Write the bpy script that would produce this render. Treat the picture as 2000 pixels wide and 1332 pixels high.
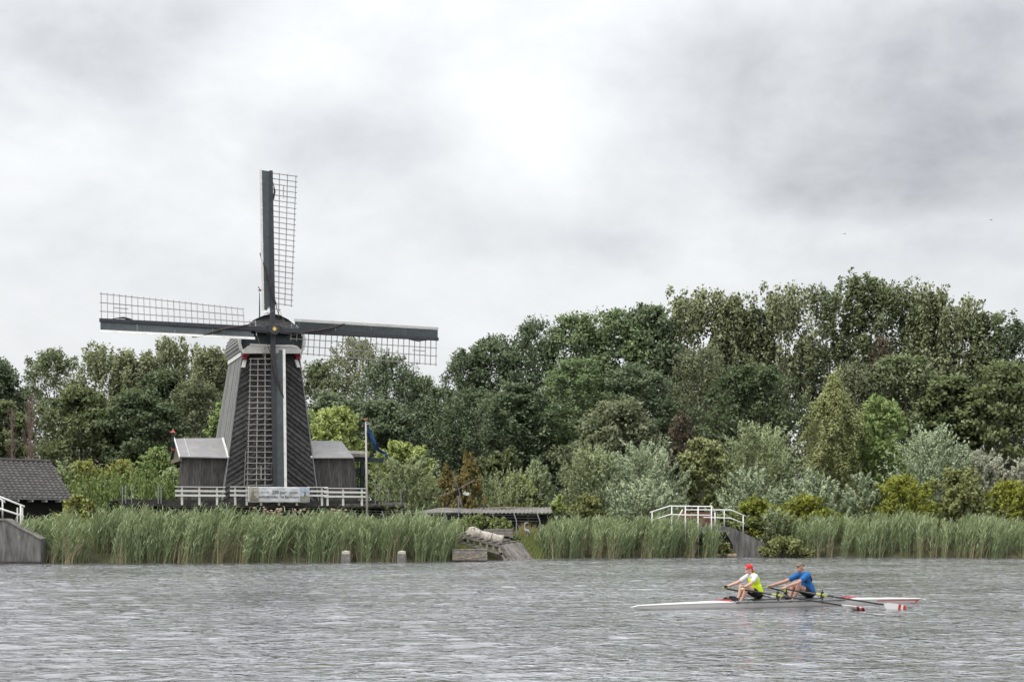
import bpy, bmesh, math, random
import numpy as np
from mathutils import Vector, Matrix

for o in list(bpy.data.objects):
    bpy.data.objects.remove(o)
scene = bpy.context.scene
COL = scene.collection
R = math.radians

# ------------------------------------------------------------------ camera
F = 2500.0                 # focal length in photo pixels (photo is 2000 wide)
CH = 2.05                  # eye height above the water
HY = 1018.0                # row of the horizon
cd = bpy.data.cameras.new("camera")
cd.sensor_width = 36.0
cd.sensor_fit = 'HORIZONTAL'
cd.lens = 36.0 * F / 2000.0
cd.shift_y = (HY - 666.0) / 2000.0
cd.clip_start = 0.1
cd.clip_end = 6000.0
cam = bpy.data.objects.new("camera", cd)
COL.objects.link(cam)
cam.location = (0, 0, CH)
cam.rotation_euler = (R(90), 0, 0)
scene.camera = cam


def at(px, py, Y):
    """photo pixel at a known distance -> point in the place"""
    return Vector(((px - 1000.0) / F * Y, Y, CH + (HY - py) / F * Y))


# ------------------------------------------------------------------ sky
SUN_EL, SUN_AZ = 56.0, 235.0      # azimuth clockwise from +Y
world = bpy.data.worlds.new("World")
scene.world = world
world.use_nodes = True
nt = world.node_tree
nt.nodes.clear()


def wn(t, **kw):
    n = nt.nodes.new(t)
    for k, v in kw.items():
        setattr(n, k, v)
    return n


def wmath(op, a, b=None, c=None):
    n = wn('ShaderNodeMath', operation=op)
    for i, v in enumerate((a, b, c)):
        if v is None:
            continue
        if isinstance(v, (int, float)):
            n.inputs[i].default_value = v
        else:
            nt.links.new(v, n.inputs[i])
    return n.outputs[0]


tc = wn('ShaderNodeTexCoord')
sep = wn('ShaderNodeSeparateXYZ')
nt.links.new(tc.outputs['Generated'], sep.inputs[0])


def wnoise(sx, sy, sz, scale, detail, rough, dist, off):
    mp_ = wn('ShaderNodeMapping')
    mp_.inputs['Scale'].default_value = (sx, sy, sz)
    mp_.inputs['Location'].default_value = off
    nt.links.new(tc.outputs['Generated'], mp_.inputs[0])
    n = wn('ShaderNodeTexNoise')
    n.inputs['Scale'].default_value = scale
    n.inputs['Detail'].default_value = detail
    n.inputs['Roughness'].default_value = rough
    n.inputs['Distortion'].default_value = dist
    nt.links.new(mp_.outputs[0], n.inputs['Vector'])
    return n.outputs['Fac']


n1 = wnoise(1.0, 1.0, 2.0, 2.8, 6.0, 0.52, 0.25, (3.1, 0.4, 1.7))
n3 = wnoise(1.0, 1.0, 1.5, 13.0, 8.0, 0.60, 0.1, (4.4, 1.3, 2.2))
n2 = wnoise(1.0, 1.0, 1.7, 6.0, 8.0, 0.58, 0.2, (0.6, 2.2, 5.1))
val = wmath('ADD', wmath('MULTIPLY', wmath('SUBTRACT', n1, 0.5), 0.30),
            wmath('ADD', wmath('MULTIPLY', wmath('SUBTRACT', n2, 0.5), 0.38), wmath('MULTIPLY', wmath('SUBTRACT', n3, 0.5), 0.20)))


def bank(px, py, rx, ry, amt):
    """one broad cloud bank in the direction of that part of the sky"""
    global val
    v = Vector((px - 1000.0, F, HY - py)).normalized()
    ax, az = F / rx, F / ry
    dx = wmath('MULTIPLY', wmath('SUBTRACT', sep.outputs[0], v.x), ax)
    dy = wmath('MULTIPLY', wmath('SUBTRACT', sep.outputs[1], v.y), 2.0)
    dz = wmath('MULTIPLY', wmath('SUBTRACT', sep.outputs[2], v.z), az)
    wob = wmath('MULTIPLY', wmath('SUBTRACT', n2, 0.5), 1.5)
    wob1 = wmath('MULTIPLY', wmath('SUBTRACT', n1, 0.5), 2.0)
    d2 = wmath('ADD', wmath('ADD', wmath('MULTIPLY', dx, dx), wmath('MULTIPLY', dy, dy)), wmath('MULTIPLY', dz, dz))
    d2 = wmath('ADD', d2, wmath('ADD', wob, wob1))
    d2 = wmath('MAXIMUM', d2, 0.0)
    w = wmath('POWER', 2.718, wmath('MULTIPLY', d2, -1.0))
    val = wmath('ADD', val, wmath('MULTIPLY', w, amt))


bank(1150, 110, 300, 170, 0.06)
bank(1020, 300, 150, 120, 0.12)
bank(1800, 130, 400, 240, -0.38)
bank(1850, 340, 300, 110, -0.13)
bank(120, 90, 420, 140, -0.19)
bank(350, 260, 420, 60, -0.08)
bank(1320, 490, 250, 45, -0.10)
bank(520, 150, 130, 70, 0.10)
bank(1830, 440, 300, 35, 0.12)
zs = wmath('MAXIMUM', sep.outputs[2], 0.0)
ramp = wn('ShaderNodeValToRGB')
cr = ramp.color_ramp
cr.elements[0].position = 0.0
cr.elements[0].color = (0.318, 0.328, 0.352, 1)
cr.elements[1].position = 0.88
cr.elements[1].color = (0.97, 0.965, 0.955, 1)
for p_, c_ in ((0.36, (0.580, 0.596, 0.618, 1)), (0.52, (0.726, 0.738, 0.748, 1)), (0.68, (0.83, 0.845, 0.86, 1))):
    e = cr.elements.new(p_)
    e.color = c_
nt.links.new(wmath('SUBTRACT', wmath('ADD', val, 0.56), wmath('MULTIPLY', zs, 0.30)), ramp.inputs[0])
# an overcast sky grows brighter towards the zenith
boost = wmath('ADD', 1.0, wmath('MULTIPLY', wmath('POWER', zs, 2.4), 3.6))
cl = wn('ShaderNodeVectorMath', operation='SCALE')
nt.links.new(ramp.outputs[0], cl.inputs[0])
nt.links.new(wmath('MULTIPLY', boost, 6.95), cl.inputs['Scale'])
sky = wn('ShaderNodeTexSky', sky_type='NISHITA')
sky.sun_disc = False
sky.sun_elevation = R(SUN_EL)
sky.sun_rotation = R(SUN_AZ)
mixs = wn('ShaderNodeMix', data_type='RGBA')
mixs.inputs[0].default_value = 0.97
nt.links.new(sky.outputs[0], mixs.inputs[6])
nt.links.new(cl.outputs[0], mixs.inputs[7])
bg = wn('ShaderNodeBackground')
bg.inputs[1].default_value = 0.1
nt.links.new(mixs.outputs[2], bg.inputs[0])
wo = wn('ShaderNodeOutputWorld')
nt.links.new(bg.outputs[0], wo.inputs[0])

# ------------------------------------------------------------------ sun behind cloud
sl = bpy.data.lights.new("sun", 'SUN')
sl.energy = 1.5
sl.angle = R(25)
sl.color = (1.0, 0.96, 0.90)
sun = bpy.data.objects.new("sun", sl)
COL.objects.link(sun)
az, el = R(SUN_AZ), R(SUN_EL)
sd = Vector((math.sin(az) * math.cos(el), math.cos(az) * math.cos(el), math.sin(el)))
sun.rotation_euler = sd.to_track_quat('Z', 'Y').to_euler()
sun.location = sd * 200

vs = scene.view_settings
vs.view_transform = 'Standard'
vs.look = 'None'
vs.exposure = 0.72
vs.gamma = 1.0
vs.use_curve_mapping = False
try:
    scene.cycles.max_bounces = 6
    scene.cycles.diffuse_bounces = 4
    scene.cycles.transmission_bounces = 4
    scene.cycles.use_denoising = True
except Exception:
    pass

# ------------------------------------------------------------------ materials
MATS = {}


def mat(name, col, rough=0.75, var=0.2, scale=6.0, stretch=(1, 1, 1), bump=0.15, rnd=0.12, col2=None, spec=0.3, metal=0.0, patch=None, dist=0.02):
    if name in MATS:
        return MATS[name]
    m = bpy.data.materials.new(name)
    m.use_nodes = True
    t = m.node_tree
    L = t.links.new
    b = t.nodes['Principled BSDF']
    b.inputs['Roughness'].default_value = rough
    b.inputs['Metallic'].default_value = metal
    b.inputs['Specular IOR Level'].default_value = spec
    tcn = t.nodes.new('ShaderNodeTexCoord')
    mpn = t.nodes.new('ShaderNodeMapping')
    mpn.inputs['Scale'].default_value = stretch
    L(tcn.outputs['Object'], mpn.inputs[0])
    oi = t.nodes.new('ShaderNodeObjectInfo')
    no = t.nodes.new('ShaderNodeTexNoise')
    no.noise_dimensions = '4D'
    no.inputs['Scale'].default_value = scale
    no.inputs['Detail'].default_value = 6
    no.inputs['Roughness'].default_value = 0.6
    L(mpn.outputs[0], no.inputs['Vector'])
    mw = t.nodes.new('ShaderNodeMath')
    mw.operation = 'MULTIPLY'
    L(oi.outputs['Random'], mw.inputs[0])
    mw.inputs[1].default_value = 37.0
    L(mw.outputs[0], no.inputs['W'])
    rp = t.nodes.new('ShaderNodeValToRGB')
    c1 = [c * (1 - var) for c in col]
    c2 = list(col2) if col2 else [min(1, c * (1 + var)) for c in col]
    rp.color_ramp.elements[0].position = 0.32
    rp.color_ramp.elements[1].position = 0.68
    rp.color_ramp.elements[0].color = (*c1, 1)
    rp.color_ramp.elements[1].color = (*c2, 1)
    L(no.outputs['Fac'], rp.inputs[0])
    out = rp.outputs[0]
    if patch:                       # lichen, moss or rust with a shape of its own
        pc, psc, plo = patch
        n3 = t.nodes.new('ShaderNodeTexNoise')
        n3.inputs['Scale'].default_value = psc
        n3.inputs['Detail'].default_value = 5
        L(tcn.outputs['Object'], n3.inputs['Vector'])
        mr = t.nodes.new('ShaderNodeMapRange')
        mr.inputs[1].default_value = plo
        mr.inputs[2].default_value = plo + 0.12
        L(n3.outputs['Fac'], mr.inputs[0])
        mx = t.nodes.new('ShaderNodeMix')
        mx.data_type = 'RGBA'
        L(mr.outputs[0], mx.inputs[0])
        L(out, mx.inputs[6])
        mx.inputs[7].default_value = (*pc, 1)
        out = mx.outputs[2]
    hs = t.nodes.new('ShaderNodeHueSaturation')
    mr2 = t.nodes.new('ShaderNodeMapRange')
    mr2.inputs[3].default_value = 1 - rnd
    mr2.inputs[4].default_value = 1 + rnd
    L(oi.outputs['Random'], mr2.inputs[0])
    L(mr2.outputs[0], hs.inputs['Value'])
    L(out, hs.inputs['Color'])
    L(hs.outputs[0], b.inputs['Base Color'])
    if bump > 0:
        bn = t.nodes.new('ShaderNodeBump')
        bn.inputs['Strength'].default_value = bump
        bn.inputs['Distance'].default_value = dist
        L(no.outputs['Fac'], bn.inputs['Height'])
        L(bn.outputs[0], b.inputs['Normal'])
    MATS[name] = m
    return m


def leafmat(name, c0, c1, trans=0.28, patch=None, soft=False):
    """leaf: colour runs c0..c1 with the leaf's own tint"""
    if name in MATS:
        return MATS[name]
    m = bpy.data.materials.new(name)
    m.use_nodes = True
    t = m.node_tree
    L = t.links.new
    t.nodes.clear()
    out = t.nodes.new('ShaderNodeOutputMaterial')
    a = t.nodes.new('ShaderNodeAttribute')
    a.attribute_name = 'tint'
    rp = t.nodes.new('ShaderNodeValToRGB')
    rp.color_ramp.elements[0].color = (*c0, 1)
    rp.color_ramp.elements[1].color = (*c1, 1)
    if patch:
        e = rp.color_ramp.elements.new(0.93)
        e.color = (*c1, 1)
        rp.color_ramp.elements[-1].color = (*patch, 1)
    L(a.outputs['Fac'], rp.inputs[0])
    d = t.nodes.new('ShaderNodeBsdfDiffuse')
    tr = t.nodes.new('ShaderNodeBsdfTranslucent')
    gl = t.nodes.new('ShaderNodeBsdfGlossy')
    gl.inputs['Roughness'].default_value = 0.5
    L(rp.outputs[0], d.inputs[0])
    if soft:                          # leaves of a spray face the way the spray does
        an = t.nodes.new('ShaderNodeAttribute')
        an.attribute_name = 'facing'
        vt = t.nodes.new('ShaderNodeVectorTransform')
        vt.vector_type = 'NORMAL'
        vt.convert_from = 'OBJECT'
        vt.convert_to = 'WORLD'
        L(an.outputs['Vector'], vt.inputs[0])
        nm = t.nodes.new('ShaderNodeVectorMath')
        nm.operation = 'NORMALIZE'
        L(vt.outputs[0], nm.inputs[0])
        L(nm.outputs[0], d.inputs['Normal'])
    hs = t.nodes.new('ShaderNodeHueSaturation')
    hs.inputs['Hue'].default_value = 0.485
    hs.inputs['Saturation'].default_value = 1.15
    L(rp.outputs[0], hs.inputs['Color'])
    L(hs.outputs[0], tr.inputs[0])
    m1 = t.nodes.new('ShaderNodeMixShader')
    m1.inputs[0].default_value = trans
    L(d.outputs[0], m1.inputs[1])
    L(tr.outputs[0], m1.inputs[2])
    m2 = t.nodes.new('ShaderNodeMixShader')
    m2.inputs[0].default_value = 0.03
    L(m1.outputs[0], m2.inputs[1])
    L(gl.outputs[0], m2.inputs[2])
    L(m2.outputs[0], out.inputs[0])
    MATS[name] = m
    return m


# ------------------------------------------------------------------ builders
WM = {}                    # world matrix of every object made here, by name


def reg(o, m):
    WM[o.name] = m
    return o


def tag(o, label=None, cat=None, group=None, kind=None):
    if label:
        o['label'] = label
    if cat:
        o['category'] = cat
    if group:
        o['group'] = group
    if kind:
        o['kind'] = kind
    return o


def empty(name, loc, rz=0.0, label=None, cat=None, group=None):
    o = bpy.data.objects.new(name, None)
    o.empty_display_size = 0.2
    COL.objects.link(o)
    o.location = loc
    o.rotation_euler = (0, 0, rz)
    reg(o, Matrix.Translation(Vector(loc)) @ Matrix.Rotation(rz, 4, 'Z'))
    return tag(o, label, cat, group)


def link(name, me, parent=None, local=None):
    """object from a mesh given in its parent's frame (or the world's)"""
    o = bpy.data.objects.new(name, me)
    COL.objects.link(o)
    loc = local or Matrix.Identity(4)
    if parent is not None:
        o.parent = parent
        o.matrix_parent_inverse = Matrix.Identity(4)
        o.matrix_basis = loc
        reg(o, WM[parent.name] @ loc)
    else:
        o.matrix_basis = loc
        reg(o, loc)
    return o


class MB:
    """collects boxes, bars, tubes and prisms into one mesh"""

    def __init__(self):
        self.v, self.f = [], []

    def add(self, vs_, fs_):
        b = len(self.v)
        self.v += [tuple(p) for p in vs_]
        self.f += [tuple(i + b for i in q) for q in fs_]
        return self

    def box(self, c, s, rot=None):
        c = Vector(c)
        h = Vector(s) / 2
        pts = [Vector((x * h.x, y * h.y, z * h.z)) for x in (-1, 1) for y in (-1, 1) for z in (-1, 1)]
        if rot is not None:
            pts = [rot @ p for p in pts]
        return self.add([c + p for p in pts], [(0, 1, 3, 2), (4, 6, 7, 5), (0, 4, 5, 1), (2, 3, 7, 6), (0, 2, 6, 4), (1, 5, 7, 3)])

    def beam(self, a, b, w, h, up=(0, 0, 1), w2=None, h2=None):
        """bar from a to b: w across, h along 'up'; may taper to w2, h2"""
        a, b = Vector(a), Vector(b)
        d = (b - a).normalized()
        s = d.cross(Vector(up))
        if s.length < 1e-5:
            s = d.cross(Vector((1, 0, 0)))
        s.normalize()
        u = s.cross(d).normalized()
        w2 = w if w2 is None else w2
        h2 = h if h2 is None else h2
        pts = []
        for p, ww, hh in ((a, w, h), (b, w2, h2)):
            for i, j in ((-1, -1), (1, -1), (1, 1), (-1, 1)):
                pts.append(p + s * (i * ww / 2) + u * (j * hh / 2))
        return self.add(pts, [(3, 2, 1, 0), (4, 5, 6, 7), (0, 1, 5, 4), (1, 2, 6, 5), (2, 3, 7, 6), (3, 0, 4, 7)])

    def tube(self, pts, rad, n=6, caps=True):
        pts = [Vector(p) for p in pts]
        if isinstance(rad, (int, float)):
            rad = [rad] * len(pts)
        rings = []
        ref = None
        for i, p in enumerate(pts):
            d = (pts[min(i + 1, len(pts) - 1)] - pts[max(i - 1, 0)])
            if d.length < 1e-9:
                d = Vector((0, 0, 1))
            d.normalize()
            if ref is None:
                ref = d.orthogonal().normalized()
            s = (ref - d * ref.dot(d))
            if s.length < 1e-5:
                s = d.orthogonal()
            s.normalize()
            ref = s
            u = d.cross(s)
            rings.append([p + (s * math.cos(2 * math.pi * k / n) + u * math.sin(2 * math.pi * k / n)) * rad[i] for k in range(n)])
        vs_ = [q for r_ in rings for q in r_]
        fs_ = []
        for i in range(len(pts) - 1):
            for k in range(n):
                k2 = (k + 1) % n
                fs_.append((i * n + k, i * n + k2, (i + 1) * n + k2, (i + 1) * n + k))
        if caps:
            fs_.append(tuple(range(n - 1, -1, -1)))
            fs_.append(tuple((len(pts) - 1) * n + k for k in range(n)))
        return self.add(vs_, fs_)

    def prism(self, poly, ext):
        """polygon pushed along ext"""
        poly = [Vector(p) for p in poly]
        e = Vector(ext)
        n = len(poly)
        fs_ = [tuple(range(n)), tuple(range(2 * n - 1, n - 1, -1))]
        for k in range(n):
            k2 = (k + 1) % n
            fs_.append((k, n + k, n + k2, k2))
        return self.add(poly + [p + e for p in poly], fs_)

    def ellipsoid(self, c, r, rot=None, n=12, m=8):
        c = Vector(c)
        vs_, fs_ = [], []
        for i in range(m + 1):
            th = math.pi * i / m
            for k in range(n):
                ph = 2 * math.pi * k / n
                p = Vector((r[0] * math.sin(th) * math.cos(ph), r[1] * math.sin(th) * math.sin(ph), r[2] * math.cos(th)))
                if rot is not None:
                    p = rot @ p
                vs_.append(c + p)
        for i in range(m):
            for k in range(n):
                k2 = (k + 1) % n
                fs_.append((i * n + k, (i + 1) * n + k, (i + 1) * n + k2, i * n + k2))
        return self.add(vs_, fs_)

    def mesh(self, name, m, smooth=False, bevel=0.0):
        me = bpy.data.meshes.new(name)
        me.from_pydata(self.v, [], self.f)
        me.validate()
        bm = bmesh.new()
        bm.from_mesh(me)
        bmesh.ops.remove_doubles(bm, verts=bm.verts, dist=1e-6)
        if bevel > 0:
            bmesh.ops.bevel(bm, geom=list(bm.edges), offset=bevel, segments=1, affect='EDGES', clamp_overlap=True)
        bmesh.ops.recalc_face_normals(bm, faces=bm.faces)
        bm.to_mesh(me)
        bm.free()
        if m is not None:
            me.materials.append(m)
        if smooth:
            me.shade_smooth()
        return me

    def build(self, name, m, parent=None, smooth=False, world=False, bevel=0.0):
        """one object; vertices in the parent's frame, or world=True for world points"""
        me = self.mesh(name, m, smooth, bevel)
        if world and parent is not None:
            me.transform(WM[parent.name].inverted())
        return link(name, me, parent)


def bigmesh(name, verts, quads, m, tint=None, smooth=False, tris=None, facing=None):
    """numpy arrays -> mesh, fast"""
    me = bpy.data.meshes.new(name)
    nv = len(verts)
    nq = 0 if quads is None else len(quads)
    ntr = 0 if tris is None else len(tris)
    me.vertices.add(nv)
    me.vertices.foreach_set('co', np.ascontiguousarray(verts, dtype=np.float32).ravel())
    idx = []
    if nq:
        idx.append(np.ascontiguousarray(quads, dtype=np.int32).ravel())
    if ntr:
        idx.append(np.ascontiguousarray(tris, dtype=np.int32).ravel())
    idx = np.concatenate(idx)
    me.loops.add(len(idx))
    me.loops.foreach_set('vertex_index', idx)
    me.polygons.add(nq + ntr)
    st = np.concatenate([np.arange(nq) * 4, nq * 4 + np.arange(ntr) * 3]).astype(np.int32)
    me.polygons.foreach_set('loop_start', st)
    if smooth:
        me.polygons.foreach_set('use_smooth', np.ones(nq + ntr, dtype=bool))
    me.update(calc_edges=True)
    if tint is not None:
        a = me.attributes.new('tint', 'FLOAT', 'POINT')
        a.data.foreach_set('value', np.ascontiguousarray(tint, dtype=np.float32))
    if facing is not None:
        a = me.attributes.new('facing', 'FLOAT_VECTOR', 'POINT')
        a.data.foreach_set('vector', np.ascontiguousarray(facing, dtype=np.float32).ravel())
    if m is not None:
        me.materials.append(m)
    return me
# ------------------------------------------------------------------ bank line, water, ground
_bp = [(-6000, 1103), (-600, 1101), (0, 1100), (75, 1100), (450, 1099), (880, 1096), (1030, 1091), (1400, 1088), (1500, 1087), (2000, 1090), (2600, 1092), (8000, 1092)]
_bx = [((p - 1000) / F * (F * CH / (y - HY))) for p, y in _bp]
_by = [F * CH / (y - HY) for p, y in _bp]


def Yb(x):
    return float(np.interp(x, _bx, _by))


def ground_z(x, y):
    d = y - Yb(x)
    return float(np.interp(d, [-4, -0.2, 0.15, 1.2, 4.0, 9.0, 30.0], [-1.6, -0.5, -0.1, 0.45, 0.95, 1.15, 1.2]))


def make_ground():
    xs = np.unique(np.concatenate([np.linspace(-1500, -60, 20), np.linspace(-60, 60, 121), np.linspace(60, 1500, 20)]))
    offs = np.array([-4, -1.5, -0.2, 0.15, 0.6, 1.2, 2.0, 3.0, 4.0, 6.0, 9.0, 14, 20, 30, 45, 70, 120, 300, 900, 3000.0])
    vs_, qs = [], []
    rng = np.random.default_rng(5)
    for x in xs:
        yb = Yb(x)
        for o in offs:
            z = float(np.interp(o, [-4, -0.2, 0.15, 1.2, 4.0, 9.0, 30.0], [-1.6, -0.5, -0.1, 0.45, 0.95, 1.15, 1.2]))
            if 0.5 < o < 100:
                z += rng.uniform(-0.05, 0.05)
            vs_.append((x, yb + o, z))
    k = len(offs)
    for i in range(len(xs) - 1):
        for j in range(k - 1):
            a = i * k + j
            qs.append((a, a + k, a + k + 1, a + 1))
    me = bigmesh('ground', np.array(vs_), np.array(qs), mat('soil_grass', (0.05, 0.062, 0.025), 0.95, 0.4, 1.3, bump=0.6, rnd=0, col2=(0.10, 0.09, 0.05), dist=0.08), smooth=True)
    o = link('ground', me)
    tag(o, 'grassy river bank under the reeds and the wood', 'ground', kind='structure')


make_ground()


def water_mat():
    m = bpy.data.materials.new('river_water')
    m.use_nodes = True
    t = m.node_tree
    L = t.links.new
    b = t.nodes['Principled BSDF']
    b.inputs['Base Color'].default_value = (0.080, 0.078, 0.081, 1)
    b.inputs['Roughness'].default_value = 0.04
    b.inputs['IOR'].default_value = 1.333
    tcn = t.nodes.new('ShaderNodeTexCoord')
    mpn = t.nodes.new('ShaderNodeMapping')
    mpn.inputs['Rotation'].default_value = (0, 0, R(-6))
    mpn.inputs["Scale"].default_value = (0.50, 1.0, 1.0)
    L(tcn.outputs['Object'], mpn.inputs[0])
    hs = []
    for sc, det, w in ((5.0, 3.0, 1.0), (12.0, 2.0, 0.45)):
        n = t.nodes.new('ShaderNodeTexNoise')
        n.inputs['Scale'].default_value = sc
        n.inputs['Detail'].default_value = det
        n.inputs['Roughness'].default_value = 0.55
        n.inputs['Distortion'].default_value = 0.4
        L(mpn.outputs[0], n.inputs['Vector'])
        mm = t.nodes.new('ShaderNodeMath')
        mm.operation = 'MULTIPLY'
        mm.inputs[1].default_value = w
        L(n.outputs['Fac'], mm.inputs[0])
        hs.append(mm.outputs[0])
    ad = t.nodes.new('ShaderNodeMath')
    ad.operation = 'ADD'
    L(hs[0], ad.inputs[0])
    L(hs[1], ad.inputs[1])
    bn = t.nodes.new('ShaderNodeBump')
    bn.inputs['Strength'].default_value = 1.0
    bn.inputs['Distance'].default_value = 0.085
    # wind lanes: ruffled and calmer water
    wl = t.nodes.new('ShaderNodeTexNoise')
    wl.inputs['Scale'].default_value = 0.16
    wl.inputs['Detail'].default_value = 4.0
    wl.inputs['Distortion'].default_value = 0.6
    L(mpn.outputs[0], wl.inputs['Vector'])
    wr = t.nodes.new('ShaderNodeMapRange')
    wr.inputs[1].default_value = 0.36
    wr.inputs[2].default_value = 0.62
    wr.inputs[3].default_value = 0.55
    wr.inputs[4].default_value = 1.15
    L(wl.outputs['Fac'], wr.inputs[0])
    wm = t.nodes.new('ShaderNodeMath')
    wm.operation = 'MULTIPLY'
    L(ad.outputs[0], wm.inputs[0])
    L(wr.outputs[0], wm.inputs[1])
    L(wm.outputs[0], bn.inputs['Height'])
    L(bn.outputs[0], b.inputs['Normal'])
    gl = t.nodes.new('ShaderNodeBsdfGlossy')
    gl.inputs['Color'].default_value = (0.93, 0.93, 0.95, 1)
    gl.inputs['Roughness'].default_value = 0.06
    L(bn.outputs[0], gl.inputs['Normal'])
    mx = t.nodes.new('ShaderNodeMixShader')
    mx.inputs[0].default_value = 0.37
    L(b.outputs[0], mx.inputs[1])
    L(gl.outputs[0], mx.inputs[2])
    L(mx.outputs[0], t.nodes['Material Output'].inputs[0])
    return m


def make_water():
    dx, dy = 0.26, 0.125
    xf = np.arange(-36, 36.01, dx)
    yf = np.concatenate([np.arange(8, 40, dy * 0.9), np.arange(40, 80, dy * 1.15)])
    xs = np.concatenate([[-2500, -900, -300, -120, -60, -45], xf, [45, 60, 120, 300, 900, 2500]])
    ys = np.concatenate([[-600, -200, -60, -20, 0], yf, [84, 95, 130]])
    X, Y = np.meshgrid(xs, ys, indexing='ij')
    rng = np.random.default_rng(11)
    Z = np.zeros_like(X)
    wind = math.atan2(0.97, -0.15)
    for i in range(64):
        lam = 0.34 * (2.2 / 0.34) ** (rng.random() ** 2.2)
        a = wind + rng.normal(0, 0.50)
        k = 2 * math.pi / lam
        slope = 0.013 * (lam / 1.0) ** -0.15
        ph = rng.random() * 7
        # each train fades in and out over the surface so that the chop is patchy
        g = 0.75 + 0.25 * np.sin(X * rng.uniform(-0.35, 0.35) + Y * rng.uniform(-0.3, 0.3) + rng.random() * 7)
        Z += slope / k * 1.414 * g * np.sin(k * (math.cos(a) * X + math.sin(a) * Y) + ph + 0.35 * np.sin(0.6 * X + 0.4 * Y + ph))
    Z = Z + 0.35 * Z * np.abs(Z) / 0.05                       # sharper crests
    fade = np.clip((37 - np.abs(X)) / 3, 0, 1) * np.clip((Y - 7) / 2, 0, 1) * np.clip((81 - Y) / 2, 0, 1)
    Z *= fade
    n = len(ys)
    V = np.stack([X.ravel(), Y.ravel(), Z.ravel()], 1)
    ii, jj = np.meshgrid(np.arange(len(xs) - 1), np.arange(n - 1), indexing='ij')
    a = (ii * n + jj).ravel()
    Q = np.stack([a, a + n, a + n + 1, a + 1], 1)
    o = link('river', bigmesh('river', V, Q, water_mat(), smooth=True))
    tag(o, 'wind-ruffled grey river reflecting the cloudy sky', 'river', kind='structure')


make_water()

# ------------------------------------------------------------------ timber, paint and stone
m_plank = mat('tarred_plank', (0.056, 0.054, 0.053), 0.85, 0.45, 5, (1, 1, 1), 0.35, 0.32, col2=(0.088, 0.084, 0.082), patch=((0.105, 0.10, 0.096), 1.6, 0.68))
m_plankw = mat('wing_plank', (0.062, 0.058, 0.056), 0.85, 0.4, 4, (5, 5, 0.5), 0.35, 0.22, col2=(0.135, 0.123, 0.115))
m_weather = mat('weathered_board', (0.17, 0.17, 0.17), 0.85, 0.3, 4, (5, 5, 0.35), 0.3, 0.12, col2=(0.27, 0.27, 0.265))
m_core = mat('dark_core', (0.012, 0.012, 0.012), 0.95, 0.2, 4, bump=0, rnd=0)
m_white = mat('white_paint', (0.66, 0.65, 0.62), 0.55, 0.12, 5, (1, 1, 1), 0.1, 0.05, patch=((0.42, 0.41, 0.36), 7, 0.66))
m_beamw = mat('cream_paint', (0.60, 0.59, 0.56), 0.55, 0.12, 4, (1, 1, 1), 0.08, 0.03)
m_green = mat('dark_green_paint', (0.026, 0.038, 0.042), 0.5, 0.25, 5, (1, 1, 1), 0.1, 0.08)
m_stock = mat('stock_paint', (0.040, 0.041, 0.048), 0.5, 0.2, 4, (1, 1, 1), 0.1, 0.06)
m_lead = mat('lead_board_paint', (0.066, 0.079, 0.083), 0.5, 0.18, 4, (1, 1, 1), 0.08, 0.06)
m_lat = mat('lattice_wood', (0.31, 0.295, 0.275), 0.7, 0.25, 9, (1, 1, 1), 0.1, 0.16)
m_cloth = mat('furled_canvas', (0.055, 0.045, 0.042), 0.95, 0.35, 12, (1, 1, 1), 0.6, 0.1)
m_red = mat('red_paint', (0.19, 0.016, 0.02), 0.5, 0.2, 5, (1, 1, 1), 0.05, 0.05)
m_redp = mat('faded_red_paint', (0.45, 0.09, 0.07), 0.55, 0.2, 8, (1, 1, 1), 0.05, 0.05)
m_gold = mat('gilding', (0.75, 0.55, 0.14), 0.35, 0.15, 8, (1, 1, 1), 0, 0, metal=0.3)
m_roof = mat('grey_felt_roof', (0.25, 0.243, 0.24), 0.8, 0.10, 2.5, (1, 1, 1), 0.15, 0.04, patch=((0.29, 0.28, 0.27), 1.6, 0.55))
m_gable = mat('gable_board', (0.14, 0.125, 0.085), 0.8, 0.2, 5, (1, 1, 1), 0.1, 0.05)
m_deck = mat('deck_timber', (0.030, 0.028, 0.027), 0.85, 0.4, 3, (1, 3, 3), 0.4, 0.15, col2=(0.075, 0.070, 0.065))
m_oldwood = mat('old_grey_wood', (0.16, 0.14, 0.12), 0.9, 0.35, 6, (1, 1, 1), 0.5, 0.2, col2=(0.28, 0.26, 0.23))
m_metal = mat('galvanised_steel', (0.30, 0.31, 0.32), 0.45, 0.15, 9, (1, 1, 1), 0.05, 0.08, metal=0.5)
m_conc = mat('old_concrete', (0.085, 0.082, 0.078), 0.9, 0.4, 3.0, (1.6, 1.6, 0.3), 0.35, 0.0, col2=(0.18, 0.173, 0.163), patch=((0.20, 0.13, 0.06), 2.4, 0.66))
m_concl = mat('pale_concrete', (0.13, 0.122, 0.112), 0.9, 0.3, 5, (1, 1, 1), 0.4, 0.06, col2=(0.22, 0.205, 0.185))
m_rope = mat('rope', (0.30, 0.25, 0.16), 0.9, 0.3, 30, (1, 1, 1), 0.3, 0.0)
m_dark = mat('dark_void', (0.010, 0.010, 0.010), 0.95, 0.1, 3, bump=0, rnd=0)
m_iron = mat('rusty_iron', (0.07, 0.045, 0.035), 0.7, 0.4, 12, bump=0.2, rnd=0.1)

# ------------------------------------------------------------------ windmill
YAW = R(22)
HUB = at(533.5, 645, 78.0)
MC = HUB + Vector((-math.sin(YAW), math.cos(YAW), 0)) * 3.6     # axis of the mill
mill = empty('windmill', (MC.x, MC.y, 0.0), YAW, 'black timber windmill with four latticed sails on the river bank', 'windmill')
MI = WM['windmill'].inverted()
CAML = MI @ Vector((0, 0, CH))


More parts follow.
